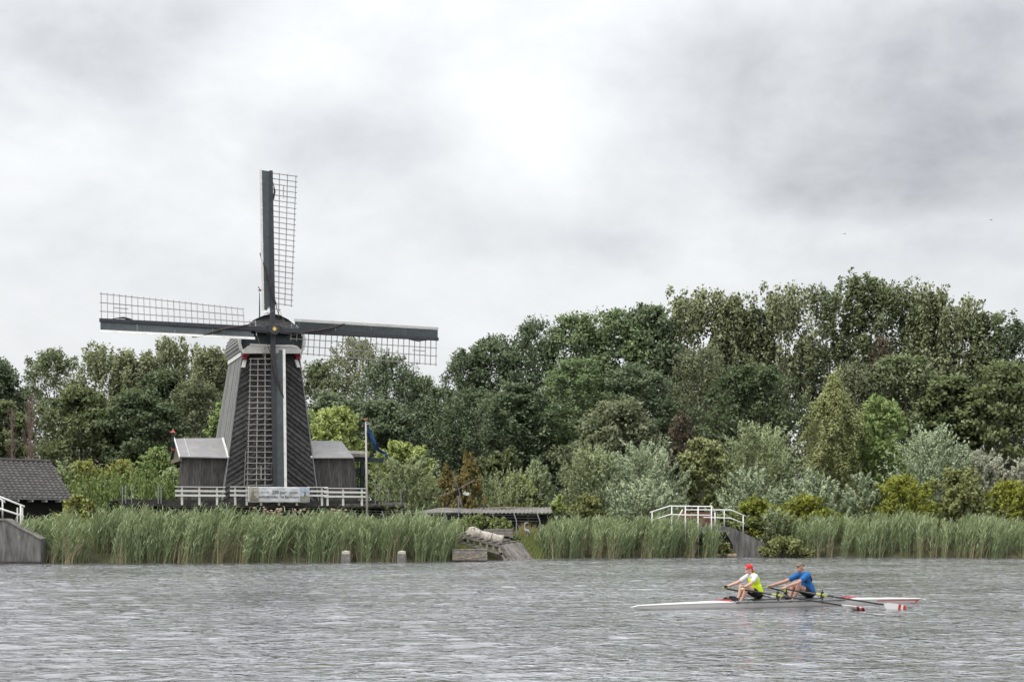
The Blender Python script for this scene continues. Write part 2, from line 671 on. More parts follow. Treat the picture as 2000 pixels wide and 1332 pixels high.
def ml(px, py, yl):
    """photo pixel on the mill's own plane y = yl -> local (x, z)"""
    d = (MI.to_3x3() @ Vector(((px - 1000) / F, 1.0, (HY - py) / F)))
    t = (yl - CAML.y) / d.y
    p = CAML + d * t
    return p.x, p.z


ZB, ZT = 3.20, 12.35
YFB, YFT = -3.30, -2.30


def yfront(z):
    return YFB + (YFT - YFB) * (z - ZB) / (ZT - ZB)


xl_t = ml(474, 692, YFT)[0]
xr_t = ml(583, 692, YFT)[0]
xl_b = ml(435, 978, YFB)[0]
xr_b = ml(621, 978, YFB)[0]
DT, DB = 2.5, 3.6                        # how far the body runs back
body = MB()
body.add([(xl_b, YFB, ZB), (xr_b, YFB, ZB), (xr_b, DB, ZB), (xl_b, DB, ZB), (xl_t, YFT, ZT), (xr_t, YFT, ZT), (xr_t, DT, ZT), (xl_t, DT, ZT)],
         [(0, 1, 5, 4), (1, 2, 6, 5), (2, 3, 7, 6), (3, 0, 4, 7), (4, 5, 6, 7), (0, 3, 2, 1)])
body_o = body.build('body', m_core, mill)


def clip(poly, nx, nz, d):
    """keep the side where nx*x + nz*z <= d"""
    out = []
    for i in range(len(poly)):
        a, b = poly[i], poly[(i + 1) % len(poly)]
        da, db = nx * a[0] + nz * a[1] - d, nx * b[0] + nz * b[1] - d
        if da <= 0:
            out.append(a)
        if (da < 0 < db) or (db < 0 < da):
            t = da / (da - db)
            out.append((a[0] + (b[0] - a[0]) * t, a[1] + (b[1] - a[1]) * t))
    return out


rr = random.Random(3)
xc_t, xc_b = (xl_t + xr_t) / 2 + 0.02, (xl_b + xr_b) / 2 - 0.05


def side_line(x0, z0, x1, z1):
    """normal form of the line with the outside on its right"""
    dx, dz = x1 - x0, z1 - z0
    n = (dz, -dx)
    return n[0], n[1], n[0] * x0 + n[1] * z0


for sgn in (-1, 1):
    ang = R(32) if sgn < 0 else R(38)
    ux, uz = math.cos(ang), math.sin(ang) * (-sgn)          # along the board
    if sgn > 0:
        ux, uz = math.cos(ang), -math.sin(ang)
    nx, nz = -uz, ux
    if nz < 0:
        nx, nz = -nx, -nz
    W = 0.262
    for k in range(-14, 60):
        c0 = 2.0 + k * W
        gp = 0.034
        poly = [(-9, (c0 + gp + 9 * nx) / nz), (9, (c0 + gp - 9 * nx) / nz), (9, (c0 + W - 9 * nx) / nz), (-9, (c0 + W + 9 * nx) / nz)]
        poly = clip(poly, 0, 1, ZT)
        poly = clip(poly, 0, -1, -ZB) if poly else poly
        if sgn < 0:
            poly = clip(poly, *side_line(xc_b, ZB, xc_t, ZT)) if poly else poly
            a = side_line(xl_t, ZT, xl_b, ZB)
            poly = clip(poly, *a) if poly else poly
        else:
            a = side_line(xc_t, ZT, xc_b, ZB)
            poly = clip(poly, *a) if poly else poly
            poly = clip(poly, *side_line(xr_b, ZB, xr_t, ZT)) if poly else poly
        if len(poly) < 3:
            continue
        ar = 0.5 * abs(sum(poly[i][0] * poly[(i + 1) % len(poly)][1] - poly[(i + 1) % len(poly)][0] * poly[i][1] for i in range(len(poly))))
        if ar < 0.02:
            continue
        n = len(poly)
        fr, bk = [], []
        j = rr.uniform(-0.006, 0.010)
        for x, z in poly:
            s = (nx * x + nz * z - c0) / W
            s = min(max(s, 0), 1)
            zz = z + (0.012 if s > 0.5 else 0.0)
            fr.append((x, yfront(z) - (0.105 - 0.085 * s + j), zz))
            bk.append((x, yfront(z) - 0.002, zz))
        fs_ = [tuple(range(n)), tuple(range(2 * n - 1, n - 1, -1))] + [(q, n + q, n + (q + 1) % n, (q + 1) % n) for q in range(n)]
        MB().add(fr + bk, fs_).build('plank', m_plank, body_o)

# side boards, upright
for side, (xb, xt) in ((-1, (xl_b, xl_t)), (1, (xr_b, xr_t))):
    nb = 12
    for k in range(nb):
        f0, f1 = k / nb, (k + 1) / nb - 0.012
        q = []
        off = 0.05 + rr.uniform(0, 0.025)
        for f in (f0, f1):
            yb = YFB - 0.10 + (DB - YFB + 0.1) * f
            yt = YFT - 0.10 + (DT - YFT + 0.1) * f
            q.append(((xb, yb, ZB), (xt, yt, ZT)))
        poly = [q[0][0], q[1][0], q[1][1], q[0][1]]
        MB().prism([(p[0] + side * 0.003, p[1], p[2]) for p in poly], (side * off, 0, 0)).build('side_board', m_weather, body_o)

# ---- cap
prof = [(478, 692), (472, 684), (468, 668), (471, 652), (481, 637), (500, 622), (518, 614), (533, 611), (548, 613), (566, 622), (582, 637), (591, 652), (594, 668), (591, 684), (585, 692)]
YC = -2.75
pr = [ml(px, py, YC) for px, py in prof]
zc0 = min(p[1] for p in pr)
ztop = max(p[1] for p in pr)
xm = (pr[0][0] + pr[-1][0]) / 2
zspring = ml(533, 650, YC)[1]
YBK = 3.3
capm = MB()
ring = []
for yy, s in ((YC, 1.0), (YC + 0.4, 1.0), (1.4, 1.0), (YBK - 0.4, 0.88), (YBK, 0.6)):
    r_ = []
    for (x, z) in pr:
        lean = max(0.0, (z - zspring)) * 0.62 if yy == YC else 0.0
        zz = z if s == 1 else zc0 + (z - zc0) * (0.55 + 0.45 * s)
        r_.append((xm + (x - xm) * s, yy + lean, zz))
    ring.append(r_)
for i in range(1, len(ring[1])):
    pass
npf = len(pr)
vv = [p for r_ in ring for p in r_]
ff = []
for a in range(len(ring) - 1):
    for k in range(npf - 1):
        ff.append((a * npf + k, a * npf + k + 1, (a + 1) * npf + k + 1, (a + 1) * npf + k))
ff.append(tuple(range(npf)))
ff.append(tuple((len(ring) - 1) * npf + k for k in range(npf)))
capm.add(vv, ff)
cap_o = capm.build('cap', m_green, mill)


def half(z, s):
    """half-width of the cap front at height z on side s"""
    pts = [(p[1], abs(p[0] - xm)) for p in (pr[:npf // 2 + 1] if s < 0 else pr[npf // 2:])]
    pts.sort()
    return float(np.interp(z, [p[0] for p in pts], [p[1] for p in pts]))


nbd = 11
for k in range(nbd):                       # lapped boards of the hipped front
    z0 = zspring + 0.02 + (ztop - 0.03 - zspring) * k / nbd
    z1 = zspring + 0.02 + (ztop - 0.03 - zspring) * (k + 1) / nbd + 0.02
    y0, y1 = YC + (z0 - zspring) * 0.62, YC + (z1 - zspring) * 0.62
    w0a, w0b = half(z0, -1) + 0.03, half(z0, 1) + 0.03
    w1a, w1b = half(min(z1, ztop), -1) + 0.03, half(min(z1, ztop), 1) + 0.03
    b = MB()
    b.add([(xm - w0a, y0 - 0.075, z0), (xm + w0b, y0 - 0.075, z0), (xm + w1b, y1 - 0.02, z1), (xm - w1a, y1 - 0.02, z1),
           (xm - w0a, y0 - 0.003, z0), (xm + w0b, y0 - 0.003, z0), (xm + w1b, y1 - 0.002, z1), (xm - w1a, y1 - 0.002, z1)],
          [(0, 1, 2, 3), (7, 6, 5, 4), (0, 4, 5, 1), (1, 5, 6, 2), (2, 6, 7, 3), (3, 7, 4, 0)])
    b.build('cap_board', m_weather if k % 4 == 9 else mat('cap_board_wood', (0.055, 0.055, 0.058), 0.8, 0.35, 5, bump=0.3, rnd=0.2, col2=(0.12, 0.12, 0.12)), cap_o)
for s in (-1, 1):                          # lapped boards on the cap's flanks
    hz = [pr[1][1], ml(533, 684, YC)[1]]
    nfl = 8
    for k in range(nfl):
        z0 = zc0 + (zspring + 0.35 - zc0) * k / nfl
        z1 = zc0 + (zspring + 0.35 - zc0) * (k + 1) / nfl + 0.02
        h0, h1 = half(z0, s), half(z1, s)
        b = MB()
        ya, yb2 = YC + 0.08, 2.4
        b.add([(xm + s * (h0 + 0.075), ya, z0), (xm + s * (h0 + 0.075), yb2, z0), (xm + s * (h1 + 0.03), yb2, z1), (xm + s * (h1 + 0.03), ya, z1),
               (xm + s * (h0 - 0.01), ya, z0), (xm + s * (h0 - 0.01), yb2, z0), (xm + s * (h1 - 0.01), yb2, z1), (xm + s * (h1 - 0.01), ya, z1)],
              [(0, 1, 2, 3), (7, 6, 5, 4), (0, 4, 5, 1), (1, 5, 6, 2), (2, 6, 7, 3), (3, 7, 4, 0)])
        b.build('cap_board', m_weather, cap_o)
# white verge trim either side of the front panel
for s, pts in ((-1, [(477, 689), (470, 682), (467, 670), (468, 660), (472, 651)]), (1, [(586, 689), (591, 682), (594, 670), (593, 660), (590, 651)])):
    P3 = [ml(a, b, YC) for a, b in pts]
    b = MB()
    for i in range(len(P3) - 1):
        b.beam((P3[i][0], YC - 0.10, P3[i][1]), (P3[i + 1][0], YC - 0.10, P3[i + 1][1]), 0.14, 0.17, (1, 0, 0))
    b.build('verge_trim', m_white, cap_o)
# cream wind beam with rounded shoulders
bx = [(474, 692), (478, 682), (484, 677), (500, 675.5), (570, 675.5), (580, 678), (586, 684), (588, 692)]
wb = [ml(a, b - 1.5, -3.0) for a, b in bx]
MB().prism([(x, -3.12, z) for x, z in wb], (0, 0.30, 0)).build('wind_beam', m_beamw, cap_o)
z_rail = ml(533, 676, -3.05)[1]
MB().box((xm - 0.0, -3.16, z_rail + 0.02), (2.9, 0.10, 0.07)).build('wind_beam_ledge', m_white, cap_o)
# white moulding along the top of the left side
MB().beam((xl_t - 0.10, -2.5, ZT - 0.05), (xl_t - 0.10, 2.3, ZT - 0.05), 0.10, 0.26).build('side_moulding', m_white, cap_o)
MB().beam((xr_t + 0.10, -2.5, ZT - 0.05), (xr_t + 0.10, 2.3, ZT - 0.05), 0.10, 0.26).build('side_moulding', m_white, cap_o)
for s, px0 in ((-1, 479.5), (1, 580)):     # carved red and white brackets
    x0, z0 = ml(px0, 690, -2.75)
    MB().box((x0, -2.72, z0 - 0.05), (0.36, 0.46, 0.26), None).build('bracket_block', m_red, cap_o, bevel=0.03)
    MB().box((x0 + s * 0.04, -2.66, z0 - 0.28), (0.24, 0.40, 0.2), None).build('bracket_block', m_red, cap_o, bevel=0.03)
    bb = MB()
    bb.prism([(x0 + s * 0.0 - 0.10, -2.62, z0 - 0.38), (x0 + s * 0.0 + 0.10, -2.62, z0 - 0.38), (x0 + s * 0.12 + 0.10, -2.74, z0 - 0.86), (x0 + s * 0.12 - 0.10, -2.74, z0 - 0.86)], (0, 0.26, 0))
    bb.build('bracket_foot', m_white, cap_o)

# ---- hub and sails
hub = MI @ HUB
TILT = R(-3.2)
SF = Matrix.Translation(hub) @ Matrix.Rotation(TILT, 4, 'X')
poll = MB()
oct_ = [(-0.34, 0.30), (-0.34, -0.16), (-0.22, -0.25), (-0.10, -0.34), (0.10, -0.34), (0.22, -0.25), (0.34, -0.16), (0.34, 0.30)]
poll.prism([(x, -0.42, z) for x, z in oct_], (0, 0.85, 0))
poll.tube([(0, 0.4, 0), (0, 1.6, 0)], 0.26, 10)
poll_o = link('poll_end', poll.mesh('poll_end', m_stock, bevel=0.02), mill, SF)
st = []
for k in range(16):
    r_ = 0.175 if k % 2 == 0 else 0.065
    st.append((r_ * math.sin(k * math.pi / 8), -0.44, r_ * math.cos(k * math.pi / 8)))
MB().prism(st, (0, 0.025, 0)).build('star', m_gold, poll_o)
for s in (-1, 1):
    w_ = MB()
    for z in (-0.16, 0.0, 0.16):
        w_.box((s * 0.40, -0.20, z), (0.16, 0.16, 0.07))
    w_.build('wedge', m_stock, poll_o)
    MB().beam((s * 0.38, -0.24, -0.20), (s * 1.05, -0.24, -0.20), 0.06, 0.05).build('clamp_bar', m_stock, poll_o)

RUNG_R = [9.78 - k * 0.336 for k in range(25)]
RS = 9.9


def weather_angle(r):
    return R(5 + 14 * (1 - (r - 1) / 9))


def sp(t, r, f=0.0):
    """point on a sail: t trailing, r out along the stock, f forward"""
    a = weather_angle(r)
    return Vector((t * math.cos(a), t * math.sin(a) - f, r))


def gw(r):
    return 1.33 + (r - 1.7) / 8.1 * 0.28


rung_mesh = {}
for k in range(4):
    off = Matrix.Translation((0, 0.12 if k % 2 == 0 else -0.12, 0))
    SM = SF @ off @ Matrix.Rotation(-k * math.pi / 2, 4, 'Y') @ Matrix.Diagonal((1, 1, (1.0, 1.022, 1.0, 1.068)[k], 1))
    if 'stock' not in rung_mesh:
        s_ = MB()
        s_.beam((0, 0, 0.0), (0, 0, RS), 0.29, 0.30, (0, 1, 0), 0.20, 0.17)
        rung_mesh['stock'] = s_.mesh('stock', m_stock, bevel=0.012)
        # leading boards, in lengths
        rung_mesh['lead'] = []
        cuts = [1.45, 3.6, 5.75, 7.85, 9.86]
        for a, b in zip(cuts[:-1], cuts[1:]):
            q = MB()
            b -= 0.012
            for t0, t1 in ((-0.10, -0.58),):
                pa, pb, pc, pd = sp(t0, a, 0.03), sp(t1, a, 0.03), sp(t1, b, 0.03), sp(t0, b, 0.03)
                q.prism([pa, pb, pc, pd], (0, 0.035, 0))
            rung_mesh['lead'].append(q.mesh('lead_board', m_lead))
        q = MB()
        q.prism([sp(-0.36, 1.2, 0.03), sp(-0.58, 1.2, 0.03), sp(-0.58, 1.44, 0.03), sp(-0.10, 1.44, 0.03), sp(-0.28, 1.40, 0.03), sp(-0.35, 1.33, 0.03)], (0, 0.035, 0))
        rung_mesh['lead'].append(q.mesh('lead_board', m_lead))
        q = MB()
        e = [sp(-0.58, 1.15, 0.03), sp(-0.58, 9.88, 0.03)]
        q.prism([e[0], e[0] + Vector((-0.155, -0.045, 0)), e[1] + Vector((-0.155, -0.045, 0)), e[1]], (0, 0.03, 0))
        rung_mesh['edge'] = q.mesh('edge_board', m_white)
        q = MB()
        q.box((0, 0, 0), (0.05, 0.03, 0.05))
        rung_mesh['clip'] = q.mesh('edge_clip', m_white)
        rung_mesh['rung'] = []
        for r in RUNG_R:
            q = MB()
            q.beam(sp(-0.30, r, -0.06), sp(gw(r) + 0.09, r, -0.06), 0.046, 0.040, (0, 0, 1))
            rung_mesh['rung'].append(q.mesh('rung', m_lat))
        for r in (1.37, 1.03):
            q = MB()
            q.beam(sp(-0.45, r, -0.06), sp(0.58, r, -0.06), 0.046, 0.040, (0, 0, 1))
            rung_mesh['rung'].append(q.mesh('rung', m_lat))
        rung_mesh['rail'] = []
        for fr, r0 in ((1.0, 1.66), (0.665, 1.66), (0.345, 0.95)):
            q = MB()
            rs = np.linspace(r0, 9.86, 9)
            pts = [sp(0.0 + gw(max(r, 1.7)) * fr, r, -0.10) for r in rs]
            for a, b in zip(pts[:-1], pts[1:]):
                q.beam(a, b, 0.044, 0.042, (0, 1, 0))
            rung_mesh['rail'].append(q.mesh('sail_rail', m_lat))
        q = MB()
        q.beam(sp(0.78, 8.30, -0.02), sp(0.80, 9.12, -0.02), 0.05, 0.04, (0, 1, 0))
        rung_mesh['rail'].append(q.mesh('short_rail', m_lat))
        q = MB()
        pts, rad = [], []
        ctl = [(0.42, 0.7, 0.10, 0.02), (0.22, 1.35, 0.22, 0.03), (0.10, 1.75, 0.28, 0.07), (-0.02, 2.3, 0.29, 0.095), (-0.15, 2.9, 0.26, 0.10), (-0.34, 3.5, 0.16, 0.09), (-0.58, 4.1, 0.14, 0.075), (-0.70, 4.55, 0.05, 0.05), (-0.70, 4.8, -0.08, 0.03)]
        cs = [Vector((c[0], -c[2], c[1])) for c in ctl]
        for i in range(len(cs) - 1):
            for j in range(4):
                f = j / 4
                p0, p1, p2, p3 = cs[max(i - 1, 0)], cs[i], cs[i + 1], cs[min(i + 2, len(cs) - 1)]
                p = 0.5 * ((2 * p1) + (p2 - p0) * f + (2 * p0 - 5 * p1 + 4 * p2 - p3) * f * f + (3 * p1 - p0 - 3 * p2 + p3) * f ** 3)
                pts.append(p)
                rad.append((ctl[i][3] + (ctl[i + 1][3] - ctl[i][3]) * f) * (0.75 + 0.12 * math.sin(len(pts) * 1.7)))
        q.tube(pts, rad, 8)
        rung_mesh['cloth'] = q.mesh('furled_cloth', m_cloth, smooth=True)
        q = MB()
        q.tube([sp(0.12, 9.2, 0.02), sp(0.16, 8.9, 0.10), sp(0.20, 8.6, 0.10), sp(0.14, 8.2, 0.05), sp(0.06, 7.95, 0.0)], [0.012, 0.03, 0.06, 0.05, 0.02], 6)
        rung_mesh['tail'] = q.mesh('cloth_tail', m_cloth, smooth=True)
        q = MB()
        for r in (2.1, 4.0, 6.0, 8.0):
            q.box((0, -0.16, r), (0.20, 0.03, 0.05))
        rung_mesh['bolt'] = q.mesh('stock_band', m_iron)
    sail = link('sail', rung_mesh['stock'], mill, SM)
    for me in rung_mesh['lead']:
        link('lead_board', me, sail)
    link('edge_board', rung_mesh['edge'], sail)
    for r in (1.55, 2.9, 4.3, 5.3, 6.6, 7.4, 9.1):
        p = sp(-0.60, r + rr.uniform(-0.1, 0.1), 0.09)
        link('edge_clip', rung_mesh['clip'], sail, Matrix.Translation(p))
    for me in rung_mesh['rung']:
        link('rung', me, sail)
    for me in rung_mesh['rail']:
        link('sail_rail', me, sail)
    link('furled_cloth', rung_mesh['cloth'], sail)
    link('cloth_tail', rung_mesh['tail'], sail)

# ropes from the sail ends near the cap
for a, b in (((500, 651), (524, 720)), ((538, 587), (560, 640)), ((538, 692), (574, 672)), ((536, 606), (515, 614))):
    xa, za = ml(a[0], a[1], -3.75)
    xb, zb = ml(b[0], b[1], -3.35)
    MB().tube([(xa, -3.75, za), (xb, -3.35, zb)], 0.014, 4).build('sail_rope', m_rope, mill)

# weather vane: a prancing horned horse cut from sheet copper
xv, zv0 = ml(507, 618, -1.2)
zv1 = ml(507, 572, -1.2)[1]
vane = MB()
vane.tube([(xv, -1.2, zv0 - 0.6), (xv, -1.2, zv0 + 0.7), (xv, -1.2, zv1)], [0.045, 0.035, 0.02], 6)
vane_o = vane.build('weather_vane', m_stock, mill)
s_ = 0.036
outl = [(-5.2, 9.2), (-3.2, 7.6), (-2.6, 8.3), (-1.6, 7.2), (-0.6, 5.4), (0.2, 3.6), (2.6, 3.4), (4.4, 3.9), (5.0, 3.2), (6.2, 2.2), (6.0, 0.2), (5.2, -0.8), (5.6, 1.2), (4.6, 2.0), (4.9, 0.4), (5.2, -1.6), (4.4, -3.0), (4.2, -1.4), (3.4, 0.6), (0.6, 0.4), (-0.8, 0.2), (-1.6, -1.0), (-3.0, -0.6), (-2.9, -0.1), (-1.9, -0.1), (-1.3, 1.0), (-2.8, 1.9), (-3.6, 0.8), (-3.9, 1.2), (-3.0, 2.9), (-1.5, 2.7), (-1.5, 4.6), (-2.2, 6.0), (-3.4, 5.6), (-3.6, 6.5), (-3.2, 7.1)]
MB().prism([(xv + x * s_ + 0.03, -1.21, zv1 + 0.09 + z * s_) for x, z in outl], (0, 0.02, 0)).build('unicorn_figure', mat('copper_sheet', (0.16, 0.10, 0.06), 0.5, 0.3, 9, bump=0.1, rnd=0), vane_o)

# ---- side wings of the saw floor
ZD = 3.32


def wing(side, wall, eave, ridge, seam):
    """wall = front wall corners (4 px), eave / ridge = roof edges (px)"""
    yw = -2.75
    W_ = [ml(px, py, yw) for px, py in wall]                # TL, TR, BR, BL
    w_root = MB()
    ins = 0.03
    w_root.prism([(W_[0][0], yw, W_[0][1]), (W_[1][0], yw, W_[1][1]), (W_[2][0], yw, ZD), (W_[3][0], yw, ZD)], (0, 0.06, 0))
    wo_ = w_root.build('side_wing', m_core, mill)
    n = 15
    for k in range(n):
        f0, f1 = k / n, (k + 1) / n - 0.06 / n
        def pt(f):
            xt = W_[0][0] + (W_[1][0] - W_[0][0]) * f
            zt = W_[0][1] + (W_[1][1] - W_[0][1]) * f
            xb = W_[3][0] + (W_[2][0] - W_[3][0]) * f
            return (xt, yw - 0.002, zt), (xb, yw - 0.002, ZD)
        a, b = pt(f0), pt(f1)
        MB().prism([a[0], b[0], b[1], a[1]], (0, -0.028 - rr.uniform(0, 0.03), 0)).build('wall_board', m_plankw, wo_)
    ye = -3.10
    yr = -1.0
    yk = 1.1
    E = [ml(px, py, ye) for px, py in eave]
    Rg = [ml(px, py, yr) for px, py in ridge]
    zr = (Rg[0][1] + Rg[1][1]) / 2
    ze = (E[0][1] + E[1][1]) / 2
    r_ = MB()
    q = [(E[0][0], ye, E[0][1]), (E[1][0], ye, E[1][1]), (Rg[1][0], yr, Rg[1][1]), (Rg[0][0], yr, Rg[0][1])]
    r_.prism(q, (0, 0.0, 0.06))
    r_.prism([(Rg[0][0], yr + 0.01, Rg[0][1]), (Rg[1][0], yr + 0.01, Rg[1][1]), (E[1][0], yk, ze), (E[0][0], yk, ze)], (0, 0, 0.06))
    roof_o = r_.build('wing_roof', m_roof, wo_)
    if seam:
        fa = seam
        a = Vector(q[0]).lerp(Vector(q[1]), fa) + Vector((0, 0, 0.065))
        b = Vector(q[3]).lerp(Vector(q[2]), fa) + Vector((0, 0, 0.065))
        MB().beam(a, b, 0.05, 0.015).build('roof_seam', mat('seam_metal', (0.42, 0.42, 0.42), 0.5, 0.1, 5, bump=0, rnd=0), wo_)
    # lead flashing and boards at the mill side
    i = 1 if side < 0 else 0
    MB().beam(Vector(q[i]) + Vector((side * -0.02, -0.03, 0.04)), Vector(q[2 if i == 1 else 3]) + Vector((side * -0.02, -0.03, 0.04)), 0.12, 0.12).build('flashing', m_white, wo_)
    # end verge
    j = 0 if side < 0 else 1
    xe = E[j][0]
    if side < 0:
        xr_ = Rg[j][0]
        MB().prism([(xe + 0.10, ye + 0.1, ze + 0.0), (xr_ + 0.10, yr, zr - 0.02), (xe + 0.10, yk - 0.1, ze)], (0.05, 0, 0)).build('gable_board', m_gable, wo_)
        MB().beam((xe + 0.05, ye + 0.05, ze - 0.10), (xe + 0.05, yk, ze - 0.10), 0.14, 0.24).build('tie_beam', m_gable, wo_)
        MB().beam((xe - 0.02, ye, ze), (xr_ - 0.02, yr, zr + 0.02), 0.05, 0.14).build('verge_board', m_white, wo_)
        MB().beam((xe - 0.02, yk, ze), (xr_ - 0.02, yr, zr + 0.02), 0.05, 0.14).build('verge_board', m_green, wo_)
        f = MB()
        f.beam((xr_ - 0.10, yr, zr - 0.62), (xr_ - 0.10, yr, zr + 0.36), 0.13, 0.13)
        fo = f.build('finial', m_green, wo_)
        MB().add([(xr_ - 0.24, yr - 0.14, zr + 0.36), (xr_ + 0.04, yr - 0.14, zr + 0.36), (xr_ + 0.04, yr + 0.14, zr + 0.36), (xr_ - 0.24, yr + 0.14, zr + 0.36), (xr_ - 0.10, yr, zr + 0.56)],
                 [(0, 1, 4), (1, 2, 4), (2, 3, 4), (3, 0, 4), (3, 2, 1, 0)]).build('finial_tip', m_redp, fo)
        MB().box((xr_ - 0.10, yr, zr - 0.68), (0.16, 0.16, 0.12)).build('finial_knob', m_redp, fo)
    return wo_


wing(-1, ((352.5, 892), (442, 894), (437, 976), (347.5, 976)), ((351.5, 893), (445, 895)), ((341, 858), (434, 857)), 0.20)
wing(1, ((612, 895), (692, 894), (699.5, 978), (618, 978)), ((609, 895), (691, 895)), ((606, 862), (667, 863)), None)

# ---- log hoist behind the right wing
hoist = MB()
for (a, b, yl, w_, h_) in (((690, 897), (749, 899), -0.9, 0.22, 0.30), ((690, 918), (721, 919), -0.6, 0.24, 0.28)):
    xa, za = ml(*a, yl)
    xb, zb = ml(*b, yl)
    hoist.beam((xa, yl, za), (xb, yl, zb), w_, h_)
xp, zp = ml(707.5, 903, -0.75)
hoist.beam((xp, -0.75, zp), (xp, -0.75, ZD), 0.25, 0.25)
for a, b in (((693, 923), (706, 935)), ((695, 945), (705, 957)), ((690, 935), (700, 960))):
    xa, za = ml(*a, -0.75)
    xb, zb = ml(*b, -0.75)
    hoist.beam((xa, -0.75, za), (xb, -0.75, zb), 0.12, 0.12)
ho = hoist.build('log_hoist', m_green, mill)
xa, za = ml(678, 888, -1.3)
xb, zb = ml(721, 888, -1.3)
rf = MB()
rf.prism([(xa, -1.3, za), (xb, -1.3, za), (xb, 0.2, za + 0.28), (xa, 0.2, za + 0.28)], (0, 0, 0.08))
rf.box(((xa + xb) / 2, -1.32, za - 0.05), (xb - xa, 0.06, 0.16))
rf.build('hoist_roof', m_oldwood, ho)
xa, za = ml(706, 928, -0.9)
xb, zb = ml(725, 942, -1.0)
xc, zc = ml(731, 946.5, -1.02)
MB().beam((xa, -0.9, za), (xb, -1.0, zb), 0.05, 0.05).build('lever', m_green, ho)
MB().beam((xb, -1.0, zb), (xc, -1.02, zc), 0.06, 0.06).build('lever_handle', m_white, ho)
# chain and tools leaning on the front
xa, za = ml(480, 880, -3.5)
xb, zb = ml(477, 948, -3.9)
MB().tube([(xa, -3.5, za), (xb, -3.9, zb)], 0.03, 5).build('leaning_pole', m_oldwood, mill)

# ---- saw-floor platform
YP = -5.15
xpl, _ = ml(231, 975, YP)
xpr, _ = ml(794, 980, YP)
plat = empty('mill_platform', tuple(WM['windmill'] @ Vector((0, 0, 0)))[:2] + (0.9,), YAW, 'long black timber working deck carrying the windmill', 'platform')
PO = Vector((0, 0, -0.9))


def pb(mb, name, m, parent=plat, **kw):
    mb.v = [tuple(Vector(p) + PO) for p in mb.v]
    return mb.build(name, m, parent, **kw)


nd = 22
for k in range(nd):
    y0 = YP + 0.02 + (3.6 - YP) * k / nd
    d = MB()
    d.box(((xpl + xpr) / 2 + rr.uniform(-0.05, 0.05), y0 + 0.18, ZD - 0.05), (xpr - xpl, (3.6 - YP) / nd - 0.012, 0.06))
    pb(d, 'deck_board', m_deck)
d = MB()
d.box(((xpl + xpr) / 2 - 0.9, YP - 0.05, ZD - 0.22), (xpr - xpl - 1.9, 0.12, 0.36))
pb(d, 'edge_beam', m_deck)
d = MB()
xq, _ = ml(738, 982, YP)
d.tube([(xq - 2.5, YP + 0.05, ZD - 0.30), (xq, YP + 0.05, ZD - 0.27), (xpr + 0.0, YP + 0.05, ZD - 0.25)], [0.2, 0.2, 0.19], 9)
pb(d, 'log_beam', mat('rough_log', (0.05, 0.045, 0.04), 0.95, 0.5, 5, bump=0.8, rnd=0, col2=(0.20, 0.185, 0.17)))
for x in np.linspace(xpl + 0.3, xpr - 0.4, 9):
    d = MB()
    d.beam((x, YP + 0.35, 0.7), (x, YP + 0.35, ZD - 0.12), 0.24, 0.24)
    d.beam((x, 2.8, 0.7), (x, 2.8, ZD - 0.12), 0.24, 0.24)
    pb(d, 'support_post', m_deck)
d = MB()
d.box(((xpl + xpr) / 2, -3.2, 1.9), (xpr - xpl - 1.6, 0.08, 2.5))
pb(d, 'skirting_boards', mat('tarred_skirting', (0.018, 0.018, 0.018), 0.9, 0.5, 4, (2, 2, 0.3), bump=0.3, rnd=0))
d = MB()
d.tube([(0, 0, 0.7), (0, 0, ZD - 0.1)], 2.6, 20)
pb(d, 'base_light_block', m_dark)  # black cylinder in the ring base's place, added to block light under the deck
for px, py0, py1 in ((239, 950, 975), (245.5, 948, 977), (257, 946, 977), (309, 946, 977), (314.5, 950, 975), (733, 952, 980), (741, 950, 985), (758, 956, 980), (783, 954, 985)):
    x, z0 = ml(px, py0, YP - 0.1)
    d = MB()
    d.tube([(x, YP - 0.12, ZD - 0.25), (x, YP - 0.12, z0)], 0.028, 6)
    d.box((x, YP - 0.12, z0 - 0.1), (0.09, 0.06, 0.05))
    pb(d, 'stanchion', m_metal)


# ---- white railing along the deck
def rail_section(px0, px1, posts, label, dy=0.0, lift=0.0, ext=(0, 0)):
    yf = YP - 0.14 + dy
    x0, x1 = ml(px0, 955, yf)[0], ml(px1, 955, yf)[0]
    org = WM['windmill'] @ Vector(((x0 + x1) / 2, yf, ZD - 0.3))
    f = empty('white_railing', tuple(org), YAW, label, 'railing', 'white railings along the mill deck')
    L0 = Vector(((x0 + x1) / 2, yf, ZD - 0.3))
    zt = ZD + 0.74 + lift
    h = (x1 - x0) / 2
    for nme, dz, w_, hh in (('handrail', zt, 0.11, 0.05), ('rail', zt - 0.24, 0.045, 0.115), ('rail', zt - 0.50, 0.045, 0.115)):
        b = MB()
        b.beam((-h, -0.03 if nme == 'rail' else -0.02, dz - L0.z), (h, -0.03 if nme == 'rail' else -0.02, dz - L0.z), w_, hh)
        b.build(nme, m_white, f)
    for px in posts:
        x = ml(px, 965, yf)[0] - L0.x
        b = MB()
        b.beam((x, 0.05, -0.02), (x, 0.05, zt - 0.03 - L0.z), 0.13, 0.10, (0, 1, 0), 0.10, 0.08)
        b.build('post', m_white, f)


rail_section(342, 440, (355.5, 389.5, 424), 'white deck railing in front of the wing with the red-tipped finial')
rail_section(449, 488, (459.5, 482), 'short white deck railing between the left wing and the banner', lift=0.03)
rail_section(600, 640, (629,), 'short white deck railing just right of the banner', lift=0.05)
rail_section(633, 718, (640, 670.5, 707), 'white deck railing in front of the right wing beside the flagpole', dy=-0.06)
rail_section(488, 600, (510, 545, 580), 'white deck railing hidden behind the anniversary banner', lift=0.02)

